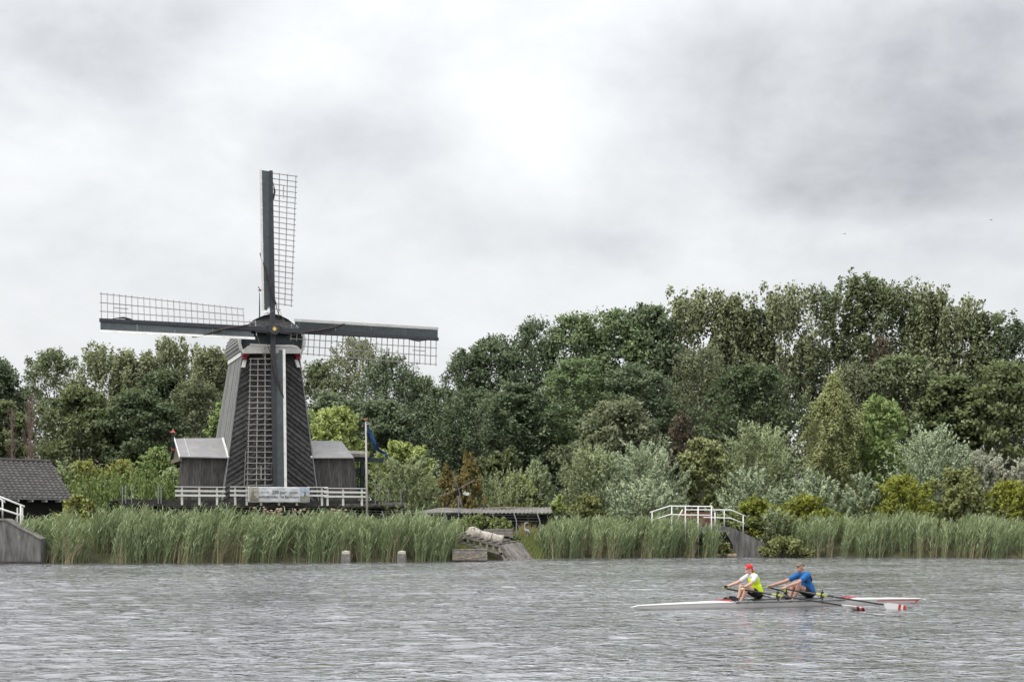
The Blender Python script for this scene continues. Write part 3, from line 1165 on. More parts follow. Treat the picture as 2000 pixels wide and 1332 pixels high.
# ---- banner
yb_ = YP - 0.42
bx0, bz1 = ml(484.5, 950, yb_)
bx1, _ = ml(604.5, 950, yb_)
bz0 = ml(545, 980.5, yb_)[1]
borg = Vector(((bx0 + bx1) / 2, yb_, bz0))
ban = empty('banner', tuple(WM['windmill'] @ borg), YAW, 'white anniversary banner with printed lettering hung on the deck railing', 'banner')
bw, bh = bx1 - bx0, bz1 - bz0
NX, NZ = 48, 14
bv, bf = [], []
for j in range(NZ + 1):
    for i in range(NX + 1):
        u, v = i / NX, j / NZ
        x = (u - 0.5) * bw
        sag = -0.03 * abs(math.sin(u * math.pi * 5)) if j == 0 else (-0.012 * abs(math.sin(u * math.pi * 8)) if j == NZ else 0)
        y = 0.012 * math.sin(9 * u + 5 * v) + 0.014 * math.sin(22 * u - 7 * v + 1) + 0.008 * math.sin(40 * u + 14 * v)
        bv.append((x, y * (0.4 + 0.6 * math.sin(math.pi * v)), v * bh + sag))
for j in range(NZ):
    for i in range(NX):
        a = j * (NX + 1) + i
        bf.append((a, a + 1, a + NX + 2, a + NX + 1))
sheet = MB().add(bv, bf).build('banner_sheet', mat('banner_vinyl', (0.60, 0.61, 0.63), 0.5, 0.06, 3, bump=0.1, rnd=0), ban, smooth=True)
so = sheet.modifiers.new('thick', 'SOLIDIFY')
so.thickness = 0.008
m_ink = mat('banner_ink', (0.05, 0.05, 0.055), 0.6, 0.1, 5, bump=0, rnd=0)


def lettering(txt, u, v, size, parent):
    cu = bpy.data.curves.new('lettering', 'FONT')
    cu.body = txt
    cu.size = size
    cu.align_x = 'CENTER'
    cu.align_y = 'CENTER'
    cu.offset = 0.0028
    cu.extrude = 0.002
    o = bpy.data.objects.new('lettering', cu)
    COL.objects.link(o)
    o.parent = parent
    o.matrix_basis = Matrix.Translation(((u - 0.5) * bw, -0.045, v * bh)) @ Matrix.Rotation(R(90), 4, 'X')
    dg = bpy.context.evaluated_depsgraph_get()
    me = bpy.data.meshes.new_from_object(o.evaluated_get(dg))
    me.materials.clear()
    me.materials.append(m_ink)
    bpy.data.objects.remove(o)
    return link('lettering', me, parent, Matrix.Translation(((u - 0.5) * bw, -0.045, v * bh)) @ Matrix.Rotation(R(90), 4, 'X'))


lettering('250 jaar', 0.5, 0.64, 0.27, ban)
lettering('paltrokmolen De Eenhoorn', 0.5, 0.35, 0.215, ban)
lettering('23-6-1774', 0.272, 0.625, 0.115, ban)
lettering('23-6-2024', 0.742, 0.625, 0.115, ban)


def flat(poly, y, m, name, parent):
    MB().prism([((u - 0.5) * bw, y, v * bh) for u, v in poly], (0, 0.003, 0)).build(name, m, parent)


m_sep = mat('sepia_print', (0.40, 0.38, 0.32), 0.6, 0.15, 6, bump=0, rnd=0)
m_sep2 = mat('sepia_dark_print', (0.17, 0.145, 0.115), 0.6, 0.4, 12, bump=0, rnd=0, col2=(0.28, 0.24, 0.19))
m_skyp = mat('sky_print', (0.42, 0.50, 0.60), 0.6, 0.1, 4, bump=0, rnd=0)
m_landp = mat('land_print', (0.18, 0.18, 0.13), 0.6, 0.5, 14, bump=0, rnd=0, col2=(0.42, 0.42, 0.33))
flat([(0.008, 0.03), (0.17, 0.03), (0.17, 0.97), (0.008, 0.97)], -0.036, m_sep, 'printed_photo', ban)
flat([(0.03, 0.05), (0.165, 0.05), (0.165, 0.22), (0.13, 0.30), (0.115, 0.40), (0.095, 0.42), (0.09, 0.62), (0.082, 0.68), (0.062, 0.68), (0.052, 0.60), (0.045, 0.40), (0.03, 0.28)], -0.041, m_sep2, 'printed_mill', ban)
flat([(0.075, 0.66), (0.081, 0.66), (0.079, 0.92), (0.075, 0.92)], -0.042, m_sep2, 'printed_sail', ban)
flat([(0.075, 0.64), (0.15, 0.655), (0.15, 0.675), (0.075, 0.665)], -0.043, m_sep2, 'printed_sail', ban)
flat([(0.842, 0.03), (0.992, 0.03), (0.992, 0.97), (0.842, 0.97)], -0.036, m_skyp, 'printed_photo', ban)
flat([(0.844, 0.04), (0.990, 0.04), (0.990, 0.40), (0.93, 0.43), (0.844, 0.40)], -0.041, m_landp, 'printed_land', ban)
flat([(0.905, 0.38), (0.942, 0.38), (0.934, 0.68), (0.914, 0.68)], -0.0425, m_sep2, 'printed_mill', ban)
flat([(0.855, 0.69), (0.988, 0.655), (0.988, 0.665), (0.855, 0.71)], -0.044, m_sep2, 'printed_sail', ban)
flat([(0.922, 0.68), (0.926, 0.68), (0.925, 0.93), (0.922, 0.93)], -0.0445, m_sep2, 'printed_sail', ban)
# ------------------------------------------------------------------ flagpole and pennant
p0 = at(717.5, 1000, 74.0)
gz = ground_z(p0.x, 74.0)
fp = empty('flagpole', (p0.x, 74.0, gz - 0.1), 0, 'slim pale flagpole with a wooden cap beside the mill railing', 'flagpole')
top = at(714.5, 820, 74.0)
MB().tube([(0, 0, 0), (top.x - p0.x, 0, top.z - gz + 0.1)], [0.075, 0.045], 10).build('pole', mat('pole_paint', (0.42, 0.39, 0.36), 0.6, 0.15, 4, (1, 1, 0.3), 0.1, 0), fp, smooth=True)
MB().tube([(top.x - p0.x, 0, top.z - gz + 0.1), (top.x - p0.x, 0, top.z - gz + 0.17)], [0.13, 0.12], 12).build('pole_cap', mat('cap_wood', (0.35, 0.17, 0.06), 0.7, 0.2, 5, bump=0.1, rnd=0), fp)
pts = [((717, 827), (716.5, 846)), ((721, 836), (719, 851)), ((728, 848), (723, 860)), ((734, 862), (728, 866)), ((736, 868), (730, 875)), ((742, 877), (737, 881)), ((750, 882), (746, 886)), ((757, 886), (755, 889)), ((757.5, 888), (754, 890)), ((757, 897), (755, 897))]
pv = []
for i, (a, b) in enumerate(pts):
    yo = 74.0 - 0.05 + 0.12 * math.sin(i * 1.3)
    for k in range(4):
        f = k / 3
        q = at(a[0] + (b[0] - a[0]) * f, a[1] + (b[1] - a[1]) * f, yo + 0.10 * math.sin(f * 5 + i))
        pv.append(tuple(q))
pf = [(i * 4 + k, i * 4 + k + 1, (i + 1) * 4 + k + 1, (i + 1) * 4 + k) for i in range(len(pts) - 1) for k in range(3)]
pn = MB().add(pv, pf).build('pennant', mat('blue_flag', (0.004, 0.018, 0.065), 0.8, 0.3, 7, bump=0.1, rnd=0, col2=(0.010, 0.055, 0.155)), None, smooth=True)
pn.modifiers.new('thick', 'SOLIDIFY').thickness = 0.012
tag(pn, 'limp blue pennant hanging from the flagpole', 'flag')

# ------------------------------------------------------------------ tiled house at the left
HYAW = R(44)
he = at(141, 974, 77.0)
hz0 = 1.0
house = empty('tiled_house', (he.x, he.y, hz0), HYAW, 'low dark house with a grey pantile roof behind the reeds', 'house')
HE = he.z - hz0                                   # eave height in the house frame
RUN, RISE = 3.05, 2.30                            # roof: horizontal run, rise
LEN = 9.2
m_tile = mat('grey_pantile', (0.058, 0.053, 0.050), 0.7, 0.25, 8, bump=0.2, rnd=0.22, col2=(0.085, 0.078, 0.072), patch=((0.10, 0.085, 0.055), 3, 0.68))
NR, NC = 14, 30
tw = LEN / NC
slope = math.hypot(RUN, RISE)
tl = slope / NR
tm = []
for k in range(7):
    u = k / 6
    tm.append((u, 0.030 * math.cos(u * 2 * math.pi + 0.5) + 0.01))
tb = MB()
vs_, fs_ = [], []
for s, lift in ((-0.08, 0.050), (1.06, 0.012)):
    for dz in (0, -0.022):
        for u, h in tm:
            vs_.append(((u - 0.5) * tw * 1.04, s * tl, h + lift + dz))
n = len(tm)
for k in range(n - 1):
    fs_ += [(k, k + 1, 2 * n + k + 1, 2 * n + k), (n + k, 3 * n + k, 3 * n + k + 1, n + k + 1), (k, n + k, n + k + 1, k + 1), (2 * n + k, 2 * n + k + 1, 3 * n + k + 1, 3 * n + k)]
fs_ += [(0, 2 * n, 3 * n, n), (n - 1, 2 * n - 1, 4 * n - 1, 3 * n - 1)]
tile_me = tb.add(vs_, fs_).mesh('roof_tile', m_tile)
pitch = math.atan2(RISE, RUN)
rb = MB()
rb.prism([(0, 0.02, HE), (-LEN, 0.02, HE), (-LEN, RUN, HE + RISE), (0, RUN, HE + RISE)], (0, 0, -0.10))
rb.prism([(0, RUN + 0.01, HE + RISE), (-LEN, RUN + 0.01, HE + RISE), (-LEN, 2 * RUN, HE), (0, 2 * RUN, HE)], (0, 0, -0.10))
roof_o = rb.build('roof', mat('roof_deck', (0.03, 0.03, 0.03), 0.9, bump=0, rnd=0), house)
for i in range(NR):
    for j in range(NC):
        M_ = Matrix.Translation((-(j + 0.5) * tw, i * tl * math.cos(pitch), HE + i * tl * math.sin(pitch) + 0.015)) @ Matrix.Rotation(pitch, 4, 'X')
        link('roof_tile', tile_me, roof_o, M_)
for j in range(17):
    MB().tube([(-j * 0.55, RUN, HE + RISE + 0.05), (-(j + 1) * 0.55 - 0.03, RUN, HE + RISE + 0.04)], [0.115, 0.10], 8).build('ridge_tile', m_tile, roof_o)
MB().beam((0.12, -0.10, HE - 0.03), (-LEN, -0.10, HE - 0.03), 0.12, 0.10).build('gutter', mat('zinc_gutter', (0.16, 0.17, 0.18), 0.5, 0.2, 4, bump=0.05, rnd=0), house)
MB().prism([(-0.35, 0.55, 0), (-LEN, 0.55, 0), (-LEN, 0.55, HE - 0.02), (-0.35, 0.55, HE - 0.02)], (0, 4.8, 0)).build('wall', mat('black_board_wall', (0.012, 0.012, 0.012), 0.85, 0.4, 3, (1, 1, 6), 0.3, 0), house)
for j in range(7):
    x = -0.9 - j * 0.84
    MB().box((x + 0.12, 0.22, HE - 0.15), (0.09, 0.65, 0.13)).build('rafter_end', m_white, house, bevel=0.02)
sk = MB()
sk.box((-5.35, 1.35, HE + 1.12), (0.55, 0.75, 0.07), Matrix.Rotation(pitch, 3, 'X'))
sko = sk.build('skylight', mat('skylight_frame', (0.10, 0.11, 0.12), 0.4, 0.1, bump=0, rnd=0), house)
MB().box((-5.35, 1.33, HE + 1.165), (0.42, 0.60, 0.03), Matrix.Rotation(pitch, 3, 'X')).build('pane', mat('skylight_glass', (0.04, 0.05, 0.07), 0.08, 0.1, bump=0, rnd=0, spec=0.6), sko)

# small corrugated roof behind the house
sr = at(215, 975, 88)
shed0 = empty('small_shed', (sr.x, 88, 1.1), R(16), 'small low shed with a pale corrugated roof behind the reeds', 'shed')


def corr(x0, x1, y0, y1, z0, z1, amp, pit, th=0.02):
    b = MB()
    n = int((x1 - x0) / pit * 4)
    vs_, fs_ = [], []
    for dz in (0, -th):
        for k in range(n + 1):
            x = x0 + (x1 - x0) * k / n
            h = amp * math.sin(2 * math.pi * (x - x0) / pit)
            vs_.append((x, y0, z0 + h + dz))
            vs_.append((x, y1, z1 + h + dz))
    s = 2 * (n + 1)
    for k in range(n):
        a = 2 * k
        fs_ += [(a, a + 2, a + 3, a + 1), (s + a, s + a + 1, s + a + 3, s + a + 2), (a, s + a, s + a + 2, a + 2), (a + 1, a + 3, s + a + 3, s + a + 1)]
    fs_ += [(0, 1, s + 1, s), (2 * n, s + 2 * n, s + 2 * n + 1, 2 * n + 1)]
    b.add(vs_, fs_)
    return b


hh = sr.z - 1.1
corr(-1.5, 1.75, -0.3, 1.6, hh, hh + 0.26, 0.03, 0.2).build('corrugated_roof', mat('pale_corrugated', (0.30, 0.30, 0.31), 0.7, 0.2, 5, bump=0.1, rnd=0), shed0)
MB().box((0.1, 0.75, hh / 2 - 0.06), (3.0, 1.6, hh - 0.02)).build('wall', mat('shed_boards', (0.025, 0.022, 0.020), 0.9, 0.4, 4, (1, 1, 6), 0.3, 0), shed0)

# ------------------------------------------------------------------ corrugated log shed, centre
Ys = 76.0
sa, sb = at(858, 1000, Ys), at(1079, 1000, Ys)
sx0, sx1 = sa.x, sb.x
shed = empty('log_shed', ((sx0 + sx1) / 2, Ys, 1.0), 0, 'long low open shed with a wavy corrugated roof behind the bramble', 'shed')
Lh = (sx1 - sx0) / 2
m_corr = mat('mossy_corrugated', (0.13, 0.125, 0.115), 0.9, 0.3, 2.0, (1, 1, 1), 0.3, 0, col2=(0.24, 0.225, 0.205), patch=((0.20, 0.16, 0.10), 3.0, 0.60))
ze, zk = at(900, 1001.5, Ys).z - 1.0, at(900, 990.5, Ys + 3.2).z - 1.0
corr(-Lh + 1.2, Lh, -0.25, 3.2, ze, zk, 0.035, 0.235).build('corrugated_roof', m_corr, shed)
xs0 = at(806, 998, Ys).x - (sx0 + sx1) / 2
rl = MB()
rl.prism([(xs0, 0.0, ze - 0.02), (-Lh + 1.19, -0.25, ze), (-Lh + 1.19, 3.2, zk), (xs0 + 1.3, 3.2, zk - 0.07)], (0, 0, 0.04))
rl.build('side_roof', m_corr, shed)
for k in range(6):
    z = ze - 0.14 - k * 0.17
    MB().box((0.2, 0.3 + 0.01 * k, z), (2 * Lh + 2.2, 0.05, 0.13)).build('wall_slat', mat('shed_slat', (0.022, 0.020, 0.019), 0.9, 0.5, 4, (1, 1, 5), 0.3, 0.3), shed)
MB().box((0.2, 0.9, ze / 2 - 0.1), (2 * Lh + 2.0, 0.05, ze - 0.2)).build('back_wall', m_dark, shed)
for k in range(5):
    MB().beam((xs0 + 0.4 + k * 2.15, 0.1, -0.1), (xs0 + 0.4 + k * 2.15, 0.1, ze - 0.03), 0.12, 0.12).build('post', m_deck, shed)
rnd = random.Random(8)
for k in range(7):
    x = rnd.uniform(-0.5, Lh - 0.8)
    b_ = MB().beam((x, 2.2 + rnd.uniform(-0.4, 0.3), zk - 0.03), (x + rnd.uniform(0.7, 1.4), 2.4 + rnd.uniform(-0.5, 0.4), zk + 0.0), 0.14, 0.04)
    b_.build('loose_board', mat('bleached_board', (0.30, 0.24, 0.18), 0.9, 0.25, 5, bump=0.2, rnd=0.3), shed)

# ------------------------------------------------------------------ wire fence with angled posts
Yf = 71.8
fence = empty('wire_fence', (at(880, 1000, Yf).x, Yf, 0.9), 0, 'wire fence with slanting grey post tops along the bank', 'fence')
FX, FZ = fence.location.x, 0.9
pos_ = [(330, 990), (384, 990), (443, 990), (500, 991), (571, 992), (624, 992), (692, 997), (746, 998), (784, 998), (832, 998), (868, 1000), (915, 1000), (961, 1001), (1003, 1001), (1049, 1002)]
for px, py in pos_:
    t_ = at(px, py, Yf)
    k_ = at(px + 5.5, py + 16, Yf)
    b = MB()
    b.beam((t_.x - FX, -0.05, t_.z - FZ), (k_.x - FX, 0.0, k_.z - FZ), 0.06, 0.05)
    b.beam((k_.x - FX, 0.0, k_.z - FZ), (k_.x - FX + 0.02, 0.0, -0.2), 0.06, 0.05)
    b.build('post', m_metal, fence)
for px in (830.5, 846.5, 794):
    t_ = at(px, 998, Yf + 0.4)
    MB().beam((t_.x - FX, 0.4, t_.z - FZ), (t_.x - FX, 0.4, -0.2), 0.06, 0.05).build('post', m_metal, fence)
for dz in (0.0, 5, 10, 16):
    pts = [at(px + dz * 0.34, py + dz, Yf) for px, py in pos_]
    MB().tube([(p.x - FX, -0.04, p.z - FZ) for p in pts], 0.006, 3).build('wire', m_metal, fence)

# white crates behind the reeds
for px, py, w_, h_, lab in ((807, 1013, 0.42, 0.3, 'small pale box low behind the reeds'), (829, 1008, 0.62, 0.3, 'white box on the bank in front of the log shed')):
    p = at(px, py, 71.0)
    g = ground_z(p.x, 71.0)
    b = MB()
    b.box((p.x, 71.0, (p.z + g) / 2), (w_, 0.4, p.z - g), None)
    b.box((p.x, 71.0, p.z + 0.02), (w_ + 0.05, 0.45, 0.05), None)
    tag(b.build('storage_box', mat('box_white', (0.55, 0.55, 0.50), 0.6, 0.2, 6, bump=0.1, rnd=0.1), None, bevel=0.01), lab, 'box')

# ------------------------------------------------------------------ toy wind pump
Yw = 73.0
hb = at(896, 954.5, Yw)
gzp = ground_z(hb.x, Yw)
wp = empty('garden_windmill', (hb.x, Yw, gzp), 0, 'small garden windmill with thin sails and a white tail', 'windmill')
zh = hb.z - gzp
m_twig = mat('thin_sail_wood', (0.22, 0.19, 0.17), 0.8, 0.2, 9, bump=0.1, rnd=0.1)
MB().tube([(0.0, 0, -0.1), (-0.02, 0, zh - 0.3)], 0.032, 6).build('mast', m_metal, wp)
MB().tube([(0.0, 0, zh - 0.45), (0.16, 0, zh - 1.0)], 0.018, 5).build('tail_stay', m_metal, wp)
hs_ = MB()
hs_.box((0.03, 0.0, zh - 0.16), (0.30, 0.34, 0.42))
hs_.prism([(-0.14, -0.17, zh + 0.05), (0.20, -0.17, zh + 0.05), (0.03, -0.17, zh + 0.16)], (0, 0.34, 0))
hs_.build('head', m_core, wp, bevel=0.02)
MB().prism([(0.22, 0.1, zh - 0.22), (0.34, 0.1, zh - 0.14), (0.42, 0.1, zh - 0.20), (0.58, 0.1, zh - 0.20), (0.60, 0.1, zh - 0.28), (0.52, 0.1, zh - 0.38), (0.24, 0.1, zh - 0.34)], (0, 0.02, 0)).build('tail_vane', m_white, wp)
for px, py in ((884, 921), (927, 938), (859, 968), (901.5, 990)):
    e_ = at(px, py, Yw - 0.25)
    d_ = Vector((e_.x - hb.x, -0.03, e_.z - hb.z))
    s_ = MB()
    o_ = Vector((-d_.z, 0, d_.x)).normalized() * 0.06
    base = Vector((0, -0.26, zh))
    s_.beam(base, base + d_, 0.028, 0.028, (0, 1, 0))
    s_.beam(base + d_ * 0.25 + o_, base + d_ + o_, 0.014, 0.014, (0, 1, 0))
    for k in range(9):
        f = 0.25 + k * 0.75 / 8
        s_.beam(base + d_ * f, base + d_ * f + o_, 0.012, 0.012, (0, 1, 0))
    s_.build('sail', m_twig, wp)

# ------------------------------------------------------------------ mooring posts
for px, lab in ((676, 'concrete mooring post with pale cap in front of the flagpole reeds'), (785, 'concrete mooring post with rust-stained cap nearest the timber slipway')):
    p = at(px, 1093, F * CH / (1095 - HY))
    Yp = Yb(p.x) - 0.25
    p = at(px, 1093, Yp)
    po = empty('mooring_post', (p.x, Yp, -0.4), 0, lab, 'mooring post', 'mooring posts at the reed edge')
    zt = at(px, 1081, Yp).z + 0.4
    MB().beam((0, 0, 0), (0, 0, zt), 0.47, 0.47, (0, 1, 0), 0.42, 0.42).build('shaft', m_concl, po, bevel=0.02)
    c_ = MB()
    c_.add([(-0.19, -0.19, zt), (0.19, -0.19, zt), (0.19, 0.19, zt), (-0.19, 0.19, zt), (-0.19, -0.19, zt + 0.11), (0.19, -0.19, zt + 0.11), (0.19, 0.19, zt + 0.11), (-0.19, 0.19, zt + 0.11), (0, 0, zt + 0.17)],
           [(0, 1, 5, 4), (1, 2, 6, 5), (2, 3, 7, 6), (3, 0, 4, 7), (4, 5, 8), (5, 6, 8), (6, 7, 8), (7, 4, 8), (3, 2, 1, 0)])
    c_.build('cap', mat('post_cap', (0.40, 0.38, 0.31), 0.8, 0.15, 6, bump=0.2, rnd=0, patch=((0.32, 0.10, 0.04), 4.5, 0.58)), po)

# ------------------------------------------------------------------ timber slipway, trunk, pontoon
Yr = 67.4


def A(px, py, dy=0.0):
    return at(px, py, Yr + dy)


slip = empty('timber_slipway', (A(960, 1088).x, Yr, 0.0), 0, 'weathered timber slipway sloping down into the river', 'slipway')
WD = 1.5
n0, n1, n2 = A(887, 1043), A(979, 1067), A(1004, 1091)


def slb(b, name, m=m_oldwood, **kw):
    return b.build(name, m, slip, world=True, **kw)


back = Vector((1.05, WD, 0.10))                                   # across the slipway, away from the river
for off, sx in ((Vector((0, 0, 0)), 0), (back, 1)):
    slb(MB().beam(n0 + off, n1 + off, 0.14, 0.12), 'top_rail')
    slb(MB().beam(n0 + off - Vector((0, 0, 0.30)), n1 + off - Vector((0.1, 0, 0.36)), 0.12, 0.12), 'bottom_rail')
    for k in range(8):
        f = 0.02 + k * 0.135
        a = n0.lerp(n1, f) + off
        slb(MB().beam(a - Vector((0, 0, 0.05)), a - Vector((0, 0, 0.30 + 0.05 * f)), 0.11, 0.12, (0, 1, 0)), 'spacer_block')
    slb(MB().beam(n1 + off, n2 + off - Vector((0, 0, 0.25)), 0.14, 0.14), 'ramp_rail')
    slb(MB().beam(n1 + off - Vector((0.02, 0, 0.34)), n2 + off - Vector((0.32, 0, 0.30)), 0.12, 0.12), 'ramp_rail')
    for f in (0.15, 0.6):
        a = n1.lerp(n2, f) + off
        slb(MB().beam(a - Vector((0, 0, 0.05)), a - Vector((0.12, 0, 0.34)), 0.11, 0.12, (0, 1, 0)), 'spacer_block')
    slb(MB().beam(n1 + off - Vector((0.12, -0.05, 0.3)), Vector((n1.x - 0.12, n1.y + 0.05, -0.6)) + Vector((off.x, off.y, 0)), 0.2, 0.2, (0, 1, 0)), 'pile', mat('wet_pile', (0.035, 0.03, 0.025), 0.7, 0.3, 5, bump=0.3, rnd=0.1))
nb = 9
for k in range(nb):                                               # planks run down the ramp
    f0 = (k + 0.06) / nb
    f1 = (k + 0.94) / nb
    up = Vector((0, 0, 0.075))
    jz = rnd.uniform(-0.012, 0.012)
    a0, a1 = n1 + back * f0 + up, n1 + back * f1 + up
    b0, b1 = n2 + back * f0 + up - Vector((0, 0, 0.25)), n2 + back * f1 + up - Vector((0, 0, 0.25))
    e = rnd.uniform(-0.05, 0.06)
    d_ = (b0 - a0).normalized() * e
    slb(MB().prism([a0 + Vector((0, 0, jz)), a1 + Vector((0, 0, jz)), b1 + d_, b0 + d_], (0, 0, 0.035)), 'plank')
for k in range(7):                                                # cross boards under the trunk
    f = 0.05 + k * 0.14
    a = n0.lerp(n1, f) + Vector((0, 0, 0.07))
    slb(MB().beam(a, a + back, 0.16, 0.05), 'cross_board')

# pale tree trunk lying on it
t0, t1 = at(914, 1041, 68.15), at(980, 1057.5, 68.15)
axis = (t1 - t0)
pts, rad = [], []
for k in range(15):
    f = k / 14
    p = t0 + axis * f + Vector((0, 0, 0.02 * math.sin(f * 9)))
    pts.append(p)
    rad.append(0.35 + 0.018 * math.sin(f * 11 + 1) - 0.03 * f + (0.05 if f > 0.93 else 0) + (0.03 if 0.1 < f < 0.25 else 0) - (0.04 if k == 0 else 0))
trunk_e = empty('felled_trunk', tuple(t0.lerp(t1, 0.5) - Vector((0, 0, 0.33))), 0, 'pale barked tree trunk lying on the slipway, tied with bands', 'tree trunk')
tm_ = MB().tube(pts, rad, 18)
r2 = random.Random(4)
for i in range(len(tm_.v)):
    tm_.v[i] = tuple(Vector(tm_.v[i]) + Vector((r2.uniform(-1, 1), r2.uniform(-1, 1), r2.uniform(-1, 1))) * 0.018)
m_bark = mat('pale_bark', (0.30, 0.265, 0.22), 0.9, 0.3, 7, bump=0.6, rnd=0, col2=(0.50, 0.46, 0.40), patch=((0.16, 0.12, 0.09), 3.5, 0.60))
bark = tm_.build('bark', m_bark, trunk_e, smooth=True, world=True)
MB().tube([t1, t1 + axis.normalized() * 0.045], [0.31, 0.30], 18).build('cut_end', mat('cut_wood', (0.22, 0.175, 0.13), 0.9, 0.3, 9, bump=0.3, rnd=0), trunk_e, world=True)
st0 = t0 + axis * 0.14 + Vector((0, -0.1, 0.2))
MB().tube([st0, st0 + Vector((-0.03, -0.05, 0.17))], [0.19, 0.15], 10).build('branch_stub', m_bark, trunk_e, world=True)
q0 = t0 + Vector((-0.25, -0.1, -0.2))
MB().tube([q0, t0 + axis * 0.05], [0.10, 0.26], 9).build('root_flare', m_bark, trunk_e, world=True)
for f in (0.34, 0.68):
    c = t0 + axis * f
    d = axis.normalized()
    s = d.cross(Vector((0, 1, 0))).normalized()
    u = d.cross(s)
    MB().tube([c + (s * math.cos(a) + u * math.sin(a)) * 0.385 for a in np.linspace(0, 2 * math.pi, 20)], 0.014, 5, caps=False).build('band', m_iron, trunk_e, world=True)

# pile of beams behind the trunk
bp = at(974, 1040, 70.2)
pile = empty('beam_stack', (bp.x, 70.2, ground_z(bp.x, 70.2)), 0, 'stack of squared grey beams behind the felled trunk', 'beams')
gzb = ground_z(bp.x, 70.2)
for py, h_, x0, x1 in ((1035.5, 0.16, 945, 1003), (1041, 0.16, 944, 1004), (1047, 0.2, 946, 1002)):
    a, b = at(x0, py, 70.2), at(x1, py - 0.5, 70.2)
    MB().beam(a, b, 0.5, h_).build('beam', m_oldwood, pile, world=True, bevel=0.015)
MB().box((bp.x, 70.2, (gzb + bp.z - 0.2) / 2), (1.2, 0.5, max(0.1, bp.z - 0.2 - gzb))).build('bearer', m_deck, pile, world=True)

# moored pontoon at the water's edge
Yk = 65.9
pa, pb_ = at(884, 1090, Yk), at(952, 1090, Yk)
pon = empty('wooden_pontoon', ((pa.x + pb_.x) / 2, Yk, 0.0), 0, 'small grey wooden pontoon moored beside the slipway', 'pontoon')
hw = (pb_.x - pa.x) / 2
zt = at(915, 1073, Yk).z
for k in range(3):
    MB().box((0, -0.4, 0.10 + k * (zt - 0.08) / 3 + 0.05), (2 * hw, 0.06, (zt - 0.08) / 3 - 0.012)).build('side_board', m_oldwood, pon)
MB().box((0, 0.05, zt / 2), (2 * hw - 0.06, 0.82, zt - 0.1)).build('hull', m_deck, pon)
for k in range(9):
    x = -hw + (k + 0.5) * 2 * hw / 9
    MB().box((x, 0.02, zt + 0.005), (2 * hw / 9 - 0.015, 0.96, 0.045)).build('deck_plank', m_oldwood, pon)
rp = []
for k in range(25):
    f = k / 24
    rp.append((-hw + 0.05 + f * (2 * hw - 0.06), -0.46, 0.12 + 0.10 * abs(math.sin(f * 7.2)) + (0.28 * max(0, (f - 0.72) / 0.28))))
MB().tube(rp, 0.022, 5).build('rope', m_rope, pon, smooth=True)
for x in (-hw * 0.55, hw * 0.25):
    MB().prism([(x - 0.05, -0.44, zt * 0.35), (x + 0.06, -0.44, zt * 0.35), (x, -0.44, zt * 0.66)], (0, -0.02, 0)).build('eye_plate', mat('orange_plate', (0.30, 0.09, 0.03), 0.7, 0.2, bump=0.1, rnd=0.1), pon)

# ------------------------------------------------------------------ concrete culvert heads and their railings
def wall_prism(pts_px, Yw_, depth):
    return [at(a, b, Yw_) for a, b in pts_px], Vector((0, depth, 0))


Yl = 62.2
cl_ = empty('concrete_wing_wall', (at(35, 1094, Yl).x, Yl, -0.5), 0, 'concrete wing wall under the white handrail at the left river edge', 'wall')
P_, E_ = wall_prism([(-120, 1014), (10, 1016), (80, 1054), (80, 1094)], Yl, 0.7)
bot = [Vector((P_[3].x, Yl, -0.6)), Vector((P_[0].x, Yl, -0.6))]
MB().prism([P_[0], P_[1], P_[2], bot[0], bot[1]], E_).build('wall_slab', m_conc, cl_, world=True, bevel=0.03)
MB().prism([P_[0] + Vector((0, -0.05, 0.0)), P_[1] + Vector((0, -0.05, 0)), P_[2] + Vector((0, -0.05, 0)), P_[2] + Vector((0, -0.05, 0.07)), P_[1] + Vector((0.02, -0.05, 0.09)), P_[0] + Vector((0, -0.05, 0.09))], (0, 0.8, 0)).build('coping', m_concl, cl_, world=True)
MB().box(((at(-120, 1094, Yl).x + at(80, 1094, Yl).x) / 2, Yl - 0.06, 0.03), (at(80, 1094, Yl).x - at(-120, 1094, Yl).x, 0.1, 0.14)).build('waterline_plank', m_deck, cl_, world=True)


def railing(name, label, Yq, tops, mids, posts, foot, rad=0.035, extra=()):
    o = at(posts[0][0], posts[0][1], Yq)
    e = empty(name, (o.x, Yq, foot), 0, label, 'railing')
    MB().tube([at(a, b, Yq) for a, b in tops], rad, 8).build('handrail', m_white, e, world=True, smooth=True)
    MB().tube([at(a, b, Yq) for a, b in mids], rad, 8).build('mid_rail', m_white, e, world=True, smooth=True)
    for a, b, c in posts:
        t_ = at(a, b, Yq)
        z_ = at(a, c, Yq).z if c else foot
        MB().tube([t_, (t_.x, Yq, z_)], rad, 8).build('post', m_white, e, world=True, smooth=True)
    for pl in extra:
        MB().tube([at(a, b, Yq) for a, b in pl], rad, 8).build('brace', m_white, e, world=True, smooth=True)
    return e


railing('white_handrail', 'white tubular handrail on the wing wall at the left edge', Yl + 0.25, [(-60, 952), (0, 970), (48, 989)], [(-60, 978), (0, 993), (46, 1008)], [(40.5, 986, 1037), (-25, 963, 1014)], 0.3, 0.045)
railing('white_handrail', 'shorter white handrail behind the one at the left edge', Yl + 1.6, [(-60, 962), (0, 974), (10, 981)], [(-60, 988), (0, 997)], [(5, 977, 1012), (-40, 966, 1012)], 0.3, 0.042)
# two slim white marker posts by the house
for px, lab in ((34, 'slim white stake nearer the house wall by the left handrail'), (44, 'slim white stake just right of the left handrail end')):
    p = at(px, 991, 68.2)
    b = MB().beam((p.x, 68.2, 0.3), (p.x, 68.2, p.z), 0.06, 0.06, (0, 1, 0))
    tag(b.build('marker_stake', m_white), lab, 'stake', 'white stakes by the house')

